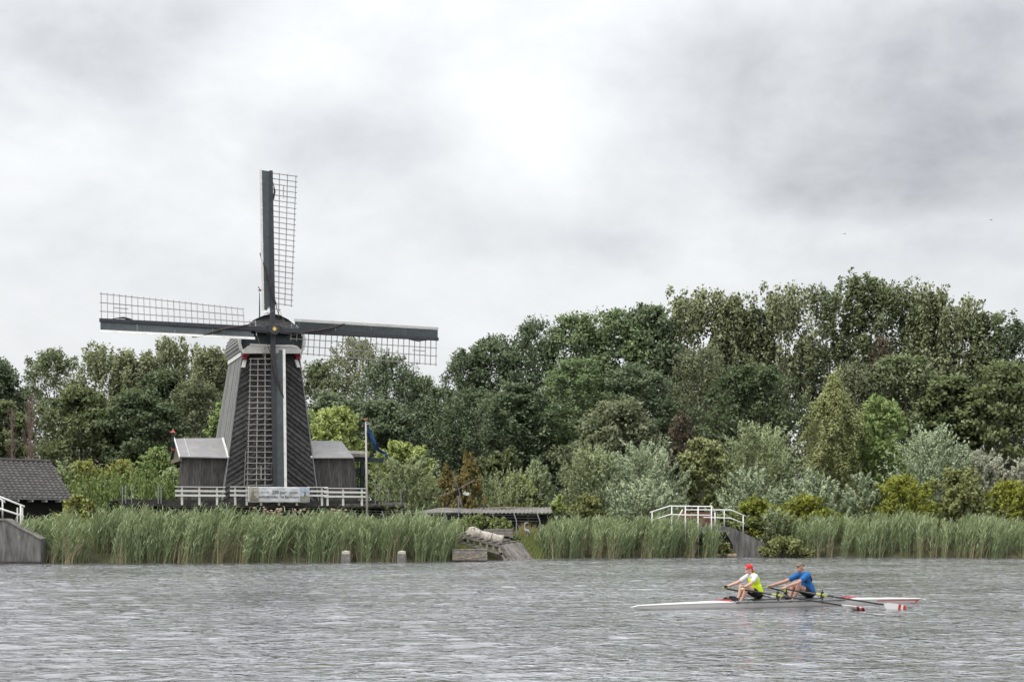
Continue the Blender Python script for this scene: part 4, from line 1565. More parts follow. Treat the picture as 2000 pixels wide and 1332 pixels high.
Yc = 73.9
ca = empty('culvert_head', (at(1440, 1085, Yc).x, Yc, -0.5), 0, 'concrete culvert head with a dark opening and a sloping wing wall', 'culvert')
P_ = [at(1418, 1029, Yc), at(1428, 1029, Yc), at(1493, 1060, Yc), at(1493, 1086, Yc)]
bz = -0.6
b = MB()
b.prism([P_[0], P_[1], P_[2], Vector((P_[3].x, Yc, bz)), Vector((at(1432, 1085, Yc).x, Yc, bz)), at(1432, 1066, Yc), at(1424, 1050, Yc), at(1418, 1040, Yc)], (0, 0.6, 0))
b.build('wing_wall', m_conc, ca, world=True)
b = MB()
lx0, lx1 = at(1360, 1029, Yc).x, at(1417.5, 1029, Yc).x
b.box(((lx0 + lx1) / 2, Yc + 0.2, (at(0, 1028, Yc).z + at(0, 1039, Yc).z) / 2), (lx1 - lx0, 0.7, 0.34))
b.build('lintel', m_conc, ca, world=True, bevel=0.02)
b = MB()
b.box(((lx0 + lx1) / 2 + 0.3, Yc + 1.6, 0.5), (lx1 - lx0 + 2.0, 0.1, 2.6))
b.build('culvert_dark_sheet', m_dark, ca, world=True)  # black sheet stands in for the darkness inside the culvert
b = MB()
b.box((lx0 - 0.2, Yc + 0.5, 0.5), (0.4, 1.4, 2.4))
b.build('side_wall', m_conc, ca, world=True)
# arched sluice frame inside the mouth
arc = [at(1404 + 13 + 14 * math.cos(a), 1077 - 20 * math.sin(a), Yc + 0.75) for a in np.linspace(0, math.pi, 12)]
MB().tube(arc, 0.09, 6).build('arch_ring', m_iron, ca, world=True)
for px in (1406, 1421):
    q_ = at(px, 1058, Yc + 0.5)
    MB().beam((q_.x, Yc + 0.5, -0.4), q_, 0.1, 0.1, (0, 1, 0)).build('sluice_bar', m_iron, ca, world=True)
fl = MB()
a, b_ = at(1392, 1083.5, Yc - 0.5), at(1438, 1083.5, Yc - 0.5)
fl.beam(a, b_, 0.24, 0.16)
tag(fl.build('floating_timber', mat('floating_wood', (0.34, 0.27, 0.18), 0.85, 0.25, 5, (0.4, 3, 3), 0.4, 0), None, bevel=0.02), 'pale timber baulk floating before the culvert mouth', 'timber')

railing('bridge_railing', 'bright white railing rising over the reeds left of the culvert', 73.2, [(1269, 1000.5), (1308, 988), (1391, 989), (1396.5, 1001)], [(1274, 1015.5), (1309, 1004.5), (1340, 1005.5), (1391, 1006)],
        [(1273.5, 999.5, None), (1312, 988.5, None), (1338.5, 988.5, None), (1363.5, 988.5, None), (1389.5, 989, None), (1396.5, 1001, 1027)], 0.9, 0.036, extra=([(1333.5, 994.5), (1327, 1006), (1320, 1020)],))
railing('bridge_railing', 'white railing ending on the sloping culvert wing wall', 74.15, [(1338, 995.5), (1427, 995.5), (1456, 1007.5)], [(1374, 1010), (1426, 1011.5), (1455, 1022.5)],
        [(1414.5, 995.5, 1028), (1451.5, 1005.5, 1041)], 0.9, 0.033)
# low red brick parapet behind the railing
bq = at(1362, 1000, 76.5)
par = empty('brick_parapet', (bq.x, 76.5, 1.0), 0, 'low weathered red brick parapet behind the white bridge railing', 'parapet')
m_brick = mat('old_brick', (0.20, 0.10, 0.08), 0.9, 0.3, 8, bump=0.3, rnd=0.3)
bme = MB().box((0, 0, 0), (0.205, 0.10, 0.055)).mesh('brick', m_brick)
zt = bq.z - 1.0
for r_ in range(int(zt / 0.068)):
    for k in range(9):
        link('brick', bme, par, Matrix.Translation((-1.0 + k * 0.222 + (0.11 if r_ % 2 else 0), -0.06, zt - 0.03 - r_ * 0.068)))
MB().box((-0.05, 0.06, zt / 2 - 0.02), (2.1, 0.16, zt - 0.06)).build('mortar_core', m_conc, par)

# ------------------------------------------------------------------ heron on the bank
Yh = 72.6
hp = at(1028, 1040, Yh)
hz = ground_z(hp.x, Yh)


def remeshed(mb, name, m, voxel, parent=None, world=False, iters=2):
    """union of overlapping solids -> one smooth continuous skin"""
    me = mb.mesh(name, m)
    o = bpy.data.objects.new(name, me)
    COL.objects.link(o)
    rm = o.modifiers.new('r', 'REMESH')
    rm.mode = 'VOXEL'
    rm.voxel_size = voxel
    sm = o.modifiers.new('s', 'SMOOTH')
    sm.factor = 0.5
    sm.iterations = iters
    bpy.context.view_layer.update()
    dg = bpy.context.evaluated_depsgraph_get()
    me2 = bpy.data.meshes.new_from_object(o.evaluated_get(dg))
    bpy.data.objects.remove(o)
    me2.name = name
    me2.materials.clear()
    me2.materials.append(m)
    me2.shade_smooth()
    if world and parent is not None:
        me2.transform(WM[parent.name].inverted())
    return link(name, me2, parent)


def capsule(mb, a, b, ra, rb, n=12):
    a, b = Vector(a), Vector(b)
    d = (b - a)
    L_ = d.length
    d.normalize()
    pts, rad = [], []
    for k in range(5):
        t = math.pi / 2 * (1 - k / 4)
        pts.append(a - d * ra * math.sin(t))
        rad.append(max(ra * math.cos(t), 1e-4))
    for k in range(5):
        t = math.pi / 2 * k / 4
        pts.append(b + d * rb * math.sin(t))
        rad.append(max(rb * math.cos(t), 1e-4))
    mb.tube(pts, rad, n)


her = empty('heron', (hp.x, Yh, hz), 0, 'grey heron standing in the bank grass beside the reeds', 'heron')
ht = at(1024, 1019.5, Yh).z - hz
s_ = ht
b = MB()
b.ellipsoid((0.06, 0, s_ * 0.60), (0.20, 0.09, 0.11), Matrix.Rotation(R(38), 3, 'Y'))
b.ellipsoid((0.17, 0, s_ * 0.50), (0.16, 0.06, 0.06), Matrix.Rotation(R(50), 3, 'Y'))
capsule(b, (-0.03, 0, s_ * 0.66), (-0.09, 0, s_ * 0.74), 0.055, 0.035)
capsule(b, (-0.09, 0, s_ * 0.74), (-0.13, 0, s_ * 0.82), 0.033, 0.027)
capsule(b, (-0.13, 0, s_ * 0.82), (-0.10, 0, s_ * 0.93), 0.026, 0.026)
capsule(b, (-0.10, 0, s_ * 0.93), (-0.02, 0, s_ * 0.97), 0.028, 0.036)
capsule(b, (-0.02, 0, s_ * 0.97), (0.04, 0, s_ * 0.975), 0.036, 0.024)
for yy in (-0.035, 0.035):
    capsule(b, (0.08, yy, s_ * 0.52), (0.05, yy, s_ * 0.33), 0.035, 0.016)
    capsule(b, (0.05, yy, s_ * 0.33), (0.07, yy, 0.01), 0.014, 0.012)
remeshed(b, 'body', mat('heron_plumage', (0.30, 0.31, 0.33), 0.85, 0.25, 9, bump=0.2, rnd=0, col2=(0.55, 0.55, 0.54)), 0.012, her)
MB().tube([(0.04, 0, s_ * 0.975), (0.20, 0, s_ * 0.962)], [0.016, 0.003], 6).build('beak', mat('heron_beak', (0.50, 0.40, 0.16), 0.5, 0.1, bump=0, rnd=0), her)
MB().tube([(-0.05, 0, s_ * 1.005), (-0.14, 0, s_ * 0.985)], [0.012, 0.004], 5).build('crest', mat('heron_crest', (0.02, 0.02, 0.025), 0.8, 0.1, bump=0, rnd=0), her)
for sy in (-1, 1):
    MB().ellipsoid((0.10, sy * 0.075, s_ * 0.58), (0.19, 0.02, 0.075), Matrix.Rotation(R(42), 3, 'Y')).build('wing', mat('heron_wing', (0.20, 0.21, 0.235), 0.85, 0.3, 12, bump=0.2, rnd=0), her, smooth=True)
MB().ellipsoid((0.018, -0.03, s_ * 0.985), (0.007, 0.006, 0.007), n=6, m=4).build('eye', mat('bird_eye', (0.6, 0.5, 0.05), 0.3, 0, bump=0, rnd=0), her)
# ------------------------------------------------------------------ vegetation
G = {}                                     # leaf colours: (dark, light)
def lm(key, c0, c1, tr=0.36, patch=None):
    G[key] = leafmat('leaf_' + key, c0, c1, tr, patch, key not in ('reed', 'reedstem', 'grass', 'drygrass'))


lm('ash', (0.112, 0.157, 0.082), (0.212, 0.261, 0.148))
lm('ashlight', (0.149, 0.216, 0.092), (0.256, 0.326, 0.163))
lm('poplar', (0.201, 0.231, 0.107), (0.360, 0.389, 0.227))
lm('poplardark', (0.142, 0.181, 0.082), (0.271, 0.311, 0.163))
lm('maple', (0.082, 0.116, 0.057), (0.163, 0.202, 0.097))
lm('oak', (0.116, 0.149, 0.062), (0.212, 0.246, 0.108))
lm('alder', (0.163, 0.190, 0.095), (0.252, 0.276, 0.163))
lm('birch', (0.285, 0.316, 0.120), (0.386, 0.416, 0.201))
lm('fresh', (0.231, 0.331, 0.105), (0.371, 0.461, 0.186))
lm('lime', (0.338, 0.419, 0.115), (0.466, 0.537, 0.211), 0.34)
lm('willow', (0.305, 0.364, 0.178), (0.508, 0.577, 0.335))
lm('silver', (0.389, 0.466, 0.279), (0.588, 0.675, 0.455))
lm('palesilver', (0.508, 0.525, 0.382), (0.692, 0.704, 0.577))
lm('gorse', (0.216, 0.252, 0.039), (0.364, 0.394, 0.074))
lm('olive', (0.216, 0.246, 0.085), (0.331, 0.356, 0.150))
lm('rust', (0.210, 0.175, 0.060), (0.360, 0.300, 0.110))
lm('yellowish', (0.236, 0.277, 0.070), (0.387, 0.400, 0.132), 0.3, (0.36, 0.28, 0.09))
lm('bramble', (0.134, 0.178, 0.054), (0.261, 0.305, 0.114), 0.28, (0.24, 0.15, 0.06))
lm('redbrown', (0.140, 0.115, 0.075), (0.210, 0.170, 0.115))
lm('reed', (0.110, 0.150, 0.060), (0.360, 0.430, 0.230), 0.25)
lm('reedstem', (0.200, 0.155, 0.088), (0.420, 0.340, 0.215), 0.1)
lm('grass', (0.130, 0.160, 0.045), (0.370, 0.410, 0.155), 0.3)
lm('drygrass', (0.220, 0.182, 0.088), (0.396, 0.341, 0.198), 0.2)
m_barkd = mat('grey_bark', (0.085, 0.075, 0.062), 0.95, 0.3, 4, (3, 3, 0.6), 0.6, 0.1, col2=(0.16, 0.145, 0.125))
m_barkp = mat('pale_limb', (0.20, 0.175, 0.145), 0.95, 0.3, 4, (3, 3, 0.6), 0.4, 0.1, col2=(0.30, 0.265, 0.22))
m_birchb = mat('birch_bark', (0.40, 0.37, 0.31), 0.9, 0.3, 5, bump=0.3, rnd=0)

STY = {  # shape, unit radius, unit length, up, out, leaf length/width, leaf aim, density
    'round':  dict(prof='egg', rad=0.80, ln=0.5, up=0.4, out=1.0, ll=0.30, lw=0.20, aim=0.25, flat=0.75),
    'dense':  dict(prof='egg', rad=0.85, ln=0.6, up=0.0, out=1.0, ll=0.28, lw=0.20, aim=0.20, flat=0.60),
    'poplar': dict(prof='column', rad=0.60, ln=1.5, up=1.5, out=0.45, ll=0.24, lw=0.20, aim=0.30, flat=1.0),
    'weep':   dict(prof='birch', rad=0.36, ln=1.7, up=-1.2, out=0.55, ll=0.16, lw=0.11, aim=0.6, flat=1.0),
    'loose':  dict(prof='egg', rad=0.60, ln=0.9, up=0.9, out=0.8, ll=0.22, lw=0.15, aim=0.35, flat=0.9),
    'willow': dict(prof='dome', rad=0.20, ln=1.25, up=1.0, out=0.85, ll=0.22, lw=0.075, aim=1.0, flat=1.0),
    'bush':   dict(prof='dome', rad=0.34, ln=0.5, up=0.6, out=0.8, ll=0.17, lw=0.11, aim=0.4, flat=0.9),
    'spire':  dict(prof='cone', rad=0.34, ln=0.65, up=1.6, out=0.6, ll=0.16, lw=0.08, aim=0.9, flat=1.0),
    'cypress': dict(prof='dome', rad=0.30, ln=0.6, up=1.7, out=0.5, ll=0.15, lw=0.09, aim=0.8, flat=1.0),
    'shoots': dict(prof='block', rad=0.12, ln=1.1, up=2.6, out=0.2, ll=0.20, lw=0.065, aim=1.2, flat=1.0),
}


def envelope(prof, t):
    if prof == 'egg':
        return np.sqrt(np.clip(1 - (np.abs(t - 0.42) / 0.60) ** 2.3, 0.02, 1))
    if prof == 'column':
        return np.clip(np.where(t < 0.5, 0.85 + 0.30 * t, 1.0 - 1.25 * (t - 0.5) ** 1.35), 0.2, 1)
    if prof == 'cone':
        return np.clip(1.0 - t ** 1.5, 0.08, 1)
    if prof == 'birch':
        return np.clip(np.sqrt(np.clip(1 - t ** 1.7, 0.03, 1)) * (0.8 + 0.25 * np.sin(9 * t + 0.5)), 0.1, 1)
    if prof == 'dome':
        return np.sqrt(np.clip(1 - t ** 2.2, 0.03, 1))
    return np.full_like(t, 1.0)


FACE = [None]


def leaves(rng, H, cb, Wd, sty, nleaf, nunit, depth=1.0):
    """leaf faces gathered in clumps through the crown -> verts, quads, tint, unit centres"""
    S = STY[sty]
    t = rng.random(nunit) ** (0.8 if S['prof'] != 'cone' else 1.3)
    ph = rng.random(nunit) * 2 * np.pi
    rr_ = (0.30 + 0.70 * rng.random(nunit) ** 0.5)
    rr_[: nunit // 7] *= 0.5
    # uneven crown: big lobes pull the envelope in and out
    lob = 1 + 0.17 * np.sin(3 * ph + rng.random() * 7 + 4 * t) + 0.13 * np.sin(5 * ph - 6 * t + rng.random() * 7)
    rm = envelope(S['prof'], t) * (Wd / 2) * lob
    rm = np.maximum(rm - S['rad'] * 0.6, 0.15)
    C = np.stack([np.cos(ph) * rm * rr_, np.sin(ph) * rm * rr_ * depth, cb + (H - cb - S['rad'] * 0.5) * t], 1)
    if S['prof'] == 'column':              # broken top made of several leaders
        C[:, 2] += np.where(t > 0.7, rng.normal(0, 0.05 * (H - cb), nunit), 0)
        C[:, 2] = np.minimum(C[:, 2], H - 0.6)
    out = np.stack([np.cos(ph), np.sin(ph), 0.25 + 0 * ph], 1)
    D = out * S['out'] + np.array([0, 0, 1.0]) * S['up'] + rng.normal(0, 0.30, (nunit, 3))
    D /= np.linalg.norm(D, axis=1, keepdims=True)
    sc = rng.uniform(0.65, 1.35, nunit)
    ln = S['ln'] * sc * (Wd / 6.0 if S['prof'] in ('egg', 'column') else np.clip(Wd / 4.0, 0.45, 1.5))
    rad = S['rad'] * sc * (np.clip(Wd / 6.0, 0.6, 1.6) if S['prof'] in ('egg', 'column', 'cone') else np.clip(Wd / 4.0, 0.5, 1.4))
    per = max(4, nleaf // nunit)
    u = np.repeat(np.arange(nunit), per)
    n = len(u)
    s = rng.random(n)
    q = rng.normal(0, 1, (n, 3))
    q /= np.linalg.norm(q, axis=1, keepdims=True)
    r_ = rng.random(n) ** 0.42
    taper = 1 - 0.55 * s
    off = q * (rad[u] * r_ * taper)[:, None]
    off[:, 2] *= S['flat']
    P = C[u] + D[u] * (ln[u] * (s - 0.35))[:, None] + off
    # leaf axis and normal
    A_ = q * 0.7 + rng.normal(0, 0.6, (n, 3)) + D[u] * S['aim']
    A_ /= np.linalg.norm(A_, axis=1, keepdims=True)
    Nn = q * 1.0 + np.array([0, 0, 0.65]) + rng.normal(0, 0.30, (n, 3))
    B_ = np.cross(Nn, A_)
    B_ /= (np.linalg.norm(B_, axis=1, keepdims=True) + 1e-9)
    sz = rng.uniform(0.65, 1.3, n)
    l_ = (S['ll'] * sz)[:, None]
    w_ = (S['lw'] * sz)[:, None] * 0.5
    Nf = np.cross(A_, B_)
    V = np.empty((n, 4, 3))
    V[:, 0] = P - A_ * l_ * 0.5
    V[:, 1] = P + B_ * w_ - A_ * l_ * 0.05 + Nf * w_ * 0.35
    V[:, 2] = P + A_ * l_ * 0.5
    V[:, 3] = P - B_ * w_ - A_ * l_ * 0.05 + Nf * w_ * 0.35
    V[:, :, 2] = np.maximum(V[:, :, 2], 0.05)
    tu = rng.normal(0.45, 0.17, nunit)
    ti = np.clip(tu[u] + rng.normal(0, 0.06, n), 0, 0.92)
    ti = np.where(rng.random(n) < 0.012, 1.0, ti)
    Q = np.arange(n * 4).reshape(n, 4)
    ctr = C[u] - np.array([0, 0, cb + (H - cb) * 0.45])
    ctr = ctr / (np.linalg.norm(ctr, axis=1, keepdims=True) + 1e-6)
    lf = Nf * np.where((Nf * q).sum(1) < 0, -1.0, 1.0)[:, None]
    Fc = q * 0.80 + ctr * 0.40 + np.array([0, 0, 0.40]) + lf * 0.35
    Fc = Fc / (np.linalg.norm(Fc, axis=1, keepdims=True) + 1e-6)
    FACE[0] = np.repeat(Fc, 4, axis=0)
    return V.reshape(-1, 3), Q, np.repeat(ti, 4), C


def limbs(rng, H, cb, Wd, C, base_r, nl=9, bare=0.0):
    b = MB()
    top = H * 0.78
    x1, y1 = rng.normal(0, 0.03 * H, 2)
    tr = [Vector((0, 0, -0.3)), Vector((x1 * 0.3, y1 * 0.3, top * 0.35)), Vector((x1 * 0.8, y1 * 0.8, top * 0.7)), Vector((x1, y1, top))]
    b.tube(tr, [base_r, base_r * 0.78, base_r * 0.45, base_r * 0.12], 7)
    idx = rng.choice(len(C), min(nl, len(C)), replace=False)
    for i in idx:
        c = Vector(C[i])
        z0 = max(cb * 0.6, min(c.z * rng.uniform(0.45, 0.75), top * 0.9))
        f = z0 / top
        p0 = Vector((x1 * f, y1 * f, z0))
        mid = p0.lerp(c, 0.5) + Vector((0, 0, rng.uniform(0.0, 0.08) * H * 0.4))
        rb = base_r * (1 - f) * 0.42 + 0.025
        b.tube([p0, mid, c], [rb, rb * 0.6, 0.012], 5)
        for _ in range(2):
            e = mid.lerp(c, 0.4) + Vector(rng.normal(0, 0.11 * Wd, 3))
            b.tube([mid.lerp(c, 0.1), e], [rb * 0.4, 0.008], 4)
    return b


NT = [0]
SEEN = {}


def tree(name, label, px, top, wpx, Y, sty, col, cb=0.22, nleaf=15000, group='trees of the wood behind the mill', bark=None, cat='tree', depth=1.0, nl=9, squash=1.0):
    NT[0] += 1
    rng = np.random.default_rng(1000 + NT[0] * 17)
    top += 8 if sty == 'poplar' else 3
    x = (px - 1000) / F * Y
    gz_ = max(ground_z(x, Y), 0.0)
    H = CH + (HY - top) / F * Y - gz_
    Wd = wpx / F * Y * 1.08
    S = STY[sty]
    cbm = H * cb
    # clump number follows the crown surface
    area = math.pi * Wd * (H - cbm) * 0.8 + 2
    nunit = int(area / (1.5 * (S['rad'] * max(S['ln'], S['rad'])) * 1.15 * max(0.5, Wd / 6 if S['prof'] in ('egg', 'column') else Wd / 4.5)))
    nunit = int(np.clip(nunit, 45, 420))
    e = empty(name, (x, Y, gz_), 0, label, cat, group)
    if nleaf > 6000 and sty != 'weep':     # two crowns of each kind, turned and stretched
        seen = SEEN.setdefault((sty, col, cb < 0.15), [0, []])
        if seen[0] % 2 == len(seen[1]) and len(seen[1]) < 2:
            V, Q, T, C = leaves(rng, H, cbm, Wd * 1.12, sty, 15800, int(nunit * 1.35), depth)
            seen[1].append((bigmesh('crown', V, Q, G[col], T, facing=FACE[0]), H, Wd, C))
        me, H0, W0, C = seen[1][seen[0] % 2]
        seen[0] += 1
        rot = Matrix.Rotation(rng.uniform(0, 6.28), 4, 'Z')
        sc_ = Matrix.Diagonal((Wd / W0, Wd / W0, H / H0, 1.0)) @ rot
        link('crown', me, e, sc_)
        C = np.array([tuple(sc_ @ Vector(c)) for c in C])
    else:
        V, Q, T, C = leaves(rng, H, cbm, Wd * 1.08, sty, nleaf, int(nunit * 1.25), depth)
        link('crown', bigmesh('crown', V, Q, G[col], T, facing=FACE[0]), e)
    limbs(rng, H, cbm, Wd, C, 0.016 * H + 0.06, nl).build('trunk', bark or m_barkd, e)
    return e


def shrub(name, label, px, top, wpx, Y, sty, col, nleaf=6500, group='shrubs between the reeds and the wood', cb=0.02, cat='shrub', depth=0.9):
    NT[0] += 1
    rng = np.random.default_rng(5000 + NT[0] * 13)
    x = (px - 1000) / F * Y
    gz_ = max(ground_z(x, Y), 0.0)
    H = CH + (HY - top) / F * Y - gz_
    Wd = wpx / F * Y * 1.18
    S = STY[sty]
    area = math.pi * Wd * H * 0.75 + 1
    nunit = int(np.clip(area / (1.1 * S['rad'] * max(S['ln'], S['rad']) * 1.6), 50, 420))
    V, Q, T, C = leaves(rng, H, H * cb, Wd, sty, int(nleaf * 1.0), int(nunit * 1.3), depth)
    e = empty(name, (x, Y, gz_), 0, label, cat, group)
    link('foliage', bigmesh('foliage', V, Q, G[col], T, facing=FACE[0]), e)
    b = MB()
    for k in range(7):
        c = Vector(C[rng.integers(len(C))])
        b.tube([(c.x * 0.12, c.y * 0.12, -0.15), (c.x * 0.55, c.y * 0.55, c.z * 0.55), c], [0.05, 0.035, 0.01], 5)
    b.build('stems', m_barkd, e)
    return e


WL, WR = 'trees of the left wood', 'trees of the right wood'
# --- left wood, back row
tree('broadleaf_tree', 'dark blue-green tree at the left edge of the photo, behind the house', -8, 697, 120, 118, 'round', 'ash', group=WL)
tree('poplar_tree', 'tall gappy tree with tufted top above the dead brown sapling', 100, 684, 130, 120, 'loose', 'poplardark', group=WL)
tree('poplar_tree', 'olive poplar second of the tufted tops from the left edge', 205, 680, 125, 119, 'poplar', 'poplar', group=WL)
tree('poplar_tree', 'olive poplar under the tip of the left sail', 272, 688, 115, 118, 'poplar', 'poplar', group=WL)
tree('poplar_tree', 'highest poplar below the left sail, with a thin ragged top', 345, 664, 105, 121, 'poplar', 'poplar', nleaf=12000, group=WL)
tree('poplar_tree', 'olive poplar rising just left of the mill cap', 425, 682, 125, 118, 'poplar', 'poplar', group=WL)
tree('broadleaf_tree', 'tree mostly hidden behind the mill body', 510, 712, 130, 120, 'round', 'poplardark', nleaf=9000, group=WL)
# --- left wood, front row
tree('broadleaf_tree', 'dark olive tree behind the ridge of the tiled house, at the left edge', 8, 775, 105, 104, 'dense', 'oak', cb=0.08, group=WL)
tree('broadleaf_tree', 'deep green rounded tree just right of the dead brown sapling', 160, 752, 160, 102, 'dense', 'oak', cb=0.05, nleaf=20000, group=WL)
tree('broadleaf_tree', 'broad green tree behind the yellowish shrubs left of the mill', 275, 758, 165, 101, 'dense', 'maple', cb=0.05, nleaf=20000, group=WL)
tree('broadleaf_tree', 'darkest dome-shaped crown below the left sail', 320, 715, 120, 110, 'dense', 'maple', cb=0.2, group=WL)
tree('broadleaf_tree', 'grey-green tree with a pale forked limb left of the mill body', 388, 745, 140, 104, 'loose', 'alder', cb=0.08, nleaf=17000, group=WL, bark=m_barkp)
tree('broadleaf_tree', 'green tree touching the left side of the mill body', 446, 775, 90, 100, 'loose', 'fresh', cb=0.08, nleaf=10000, group=WL)
# --- between mill and gap
tree('broadleaf_tree', 'small-topped tree just right of the mill cap', 622, 708, 110, 120, 'loose', 'poplardark', group=WL)
tree('poplar_tree', 'tall tree seen through the lattice of the right sail', 697, 658, 130, 120, 'loose', 'poplar', group=WL)
tree('broadleaf_tree', 'broad grey-green tree under the tip of the right sail', 765, 694, 140, 113, 'loose', 'ash', group=WL)
tree('broadleaf_tree', 'lower tree on the left slope of the gap in the wood', 825, 735, 95, 114, 'loose', 'poplardark', group=WL)
tree('broadleaf_tree', 'dark tree behind the lime-green crown beside the mill', 650, 762, 130, 105, 'dense', 'ash', cb=0.05, group=WL)
tree('broadleaf_tree', 'dark grey-green tree directly behind the flagpole top', 745, 775, 150, 103, 'dense', 'ash', cb=0.05, nleaf=18000, group=WL)
tree('broadleaf_tree', 'small tree standing in the notch between the two woods', 862, 752, 100, 108, 'loose', 'ash', cb=0.1, group=WL)
# --- right wood, back row along the skyline
tree('ash_tree', 'lowest leftmost crown of the right wood, ragged against the sky', 912, 682, 110, 118, 'loose', 'ash', group=WR)
tree('ash_tree', 'dark ash second from the gap on the right wood skyline', 968, 650, 140, 119, 'round', 'ash', group=WR)
tree('ash_tree', 'dark ash with sky showing low through its crown', 1048, 628, 140, 121, 'loose', 'ash', nleaf=13000, group=WR)
tree('ash_tree', 'lighter green ash on the rising skyline above the brown-green bush tree', 1122, 612, 150, 120, 'round', 'ashlight', nleaf=18000, group=WR)
tree('ash_tree', 'green ash left of the first olive poplars of the right wood', 1198, 602, 150, 122, 'round', 'ashlight', nleaf=18000, group=WR)
tree('ash_tree', 'rounded ash touching the first olive poplar of the right wood', 1270, 592, 140, 123, 'round', 'ash', group=WR)
tree('poplar_tree', 'first olive poplar of the right wood skyline', 1352, 574, 140, 126, 'poplar', 'poplar', nleaf=18000, group=WR)
tree('poplar_tree', 'olive poplar left of the dip in the right wood skyline', 1428, 582, 120, 127, 'poplar', 'poplar', group=WR)
tree('poplar_tree', 'shorter poplar in the dip of the right wood skyline', 1478, 602, 90, 128, 'poplar', 'poplardark', group=WR)
tree('poplar_tree', 'poplar with pale bare lower limbs above the birch', 1532, 566, 130, 127, 'poplar', 'poplar', nleaf=17000, group=WR, bark=m_barkp, nl=16)
tree('poplar_tree', 'poplar with forked pale limbs left of the tallest treetop', 1618, 560, 110, 129, 'poplar', 'poplardark', group=WR, bark=m_barkp, nl=16)
tree('poplar_tree', 'tallest poplar, the highest treetop of the whole wood', 1680, 539, 125, 130, 'poplar', 'poplardark', nleaf=18000, group=WR)
tree('poplar_tree', 'poplar just right of the tallest treetop', 1748, 549, 120, 130, 'poplar', 'poplardark', group=WR)
tree('poplar_tree', 'second poplar right of the tallest treetop', 1812, 570, 120, 129, 'poplar', 'poplar', group=WR)
tree('poplar_tree', 'third poplar right of the tallest, on the falling skyline', 1872, 590, 120, 128, 'poplar', 'poplar', group=WR)
tree('poplar_tree', 'fourth poplar right of the tallest treetop', 1932, 610, 115, 127, 'poplar', 'poplardark', group=WR)
tree('poplar_tree', 'treetop cut by the right edge of the photo', 2000, 624, 120, 126, 'loose', 'ash', group=WR)
# --- right wood, front row
tree('ash_tree', 'grey-green ash filling the left flank of the right wood', 925, 760, 150, 104, 'loose', 'ash', cb=0.06, nleaf=19000, group=WR)
tree('ash_tree', 'dark ash beside the black hollow under the right wood', 1010, 745, 150, 106, 'loose', 'ash', cb=0.12, nleaf=17000, group=WR)
tree('ash_tree', 'fresh green ash above the black hollow', 1125, 700, 160, 108, 'round', 'ashlight', cb=0.36, nleaf=19000, group=WR)
tree('ash_tree', 'dark ash behind the brown-green bush tree', 1235, 705, 150, 108, 'round', 'ash', cb=0.2, nleaf=19000, group=WR)
tree('broadleaf_tree', 'olive-grey tree between the two dark crowns, above the silver willow', 1368, 680, 150, 112, 'loose', 'alder', cb=0.1, nleaf=18000, group=WR)
tree('maple_tree', 'large dark domed maple left of the birch', 1472, 705, 205, 100, 'dense', 'maple', cb=0.06, nleaf=26000, group=WR)
tree('broadleaf_tree', 'olive tree behind the top of the birch', 1665, 712, 130, 108, 'loose', 'alder', cb=0.08, nleaf=17000, group=WR)
tree('broadleaf_tree', 'broad olive crown above the small fresh green tree', 1765, 690, 170, 108, 'round', 'poplardark', cb=0.08, nleaf=19000, group=WR)
tree('broadleaf_tree', 'dark broad tree behind the tall silver willow', 1862, 725, 150, 105, 'dense', 'oak', cb=0.05, nleaf=19000, group=WR)
tree('broadleaf_tree', 'very dark broad tree in the right corner of the wood', 1962, 700, 170, 104, 'dense', 'oak', cb=0.05, nleaf=22000, group=WR)
tree('alder_tree', 'brown-green bushy tree in front of the right wood, right of the hollow', 1205, 780, 180, 94, 'round', 'alder', cb=0.06, nleaf=22000, group=WR)
tree('broadleaf_tree', 'thin reddish-brown tree at the left foot of the dark domed maple', 1330, 800, 62, 97, 'loose', 'redbrown', cb=0.35, nleaf=2600, group=WR)
tree('broadleaf_tree', 'withered pinkish tree below the tallest poplar', 1722, 650, 60, 116, 'loose', 'redbrown', cb=0.6, nleaf=2200, group=WR)
# --- single trees in front
tree('birch_tree', 'tall weeping birch with pale stem in front of the right wood', 1628, 742, 140, 88, 'weep', 'birch', cb=0.03, nleaf=26000, bark=m_birchb, group='birches')
tree('fresh_tree', 'fresh green round tree right of the tall birch', 1718, 782, 130, 90, 'loose', 'fresh', cb=0.08, nleaf=19000, group='single trees before the wood')
tree('birch_tree', 'young yellow-green birch beside the silver willow', 1372, 850, 92, 84, 'loose', 'birch', cb=0.04, nleaf=12000, bark=m_birchb, group='birches')
tree('lime_tree', 'bright lime-green rounded tree behind the right wing of the mill', 648, 797, 130, 92, 'loose', 'lime', cb=0.04, nleaf=17000, group='single trees before the wood')
tree('lime_tree', 'bright lime-green bushy tree right of the flagpole', 786, 862, 130, 88, 'loose', 'lime', cb=0.02, nleaf=16000, group='single trees before the wood')
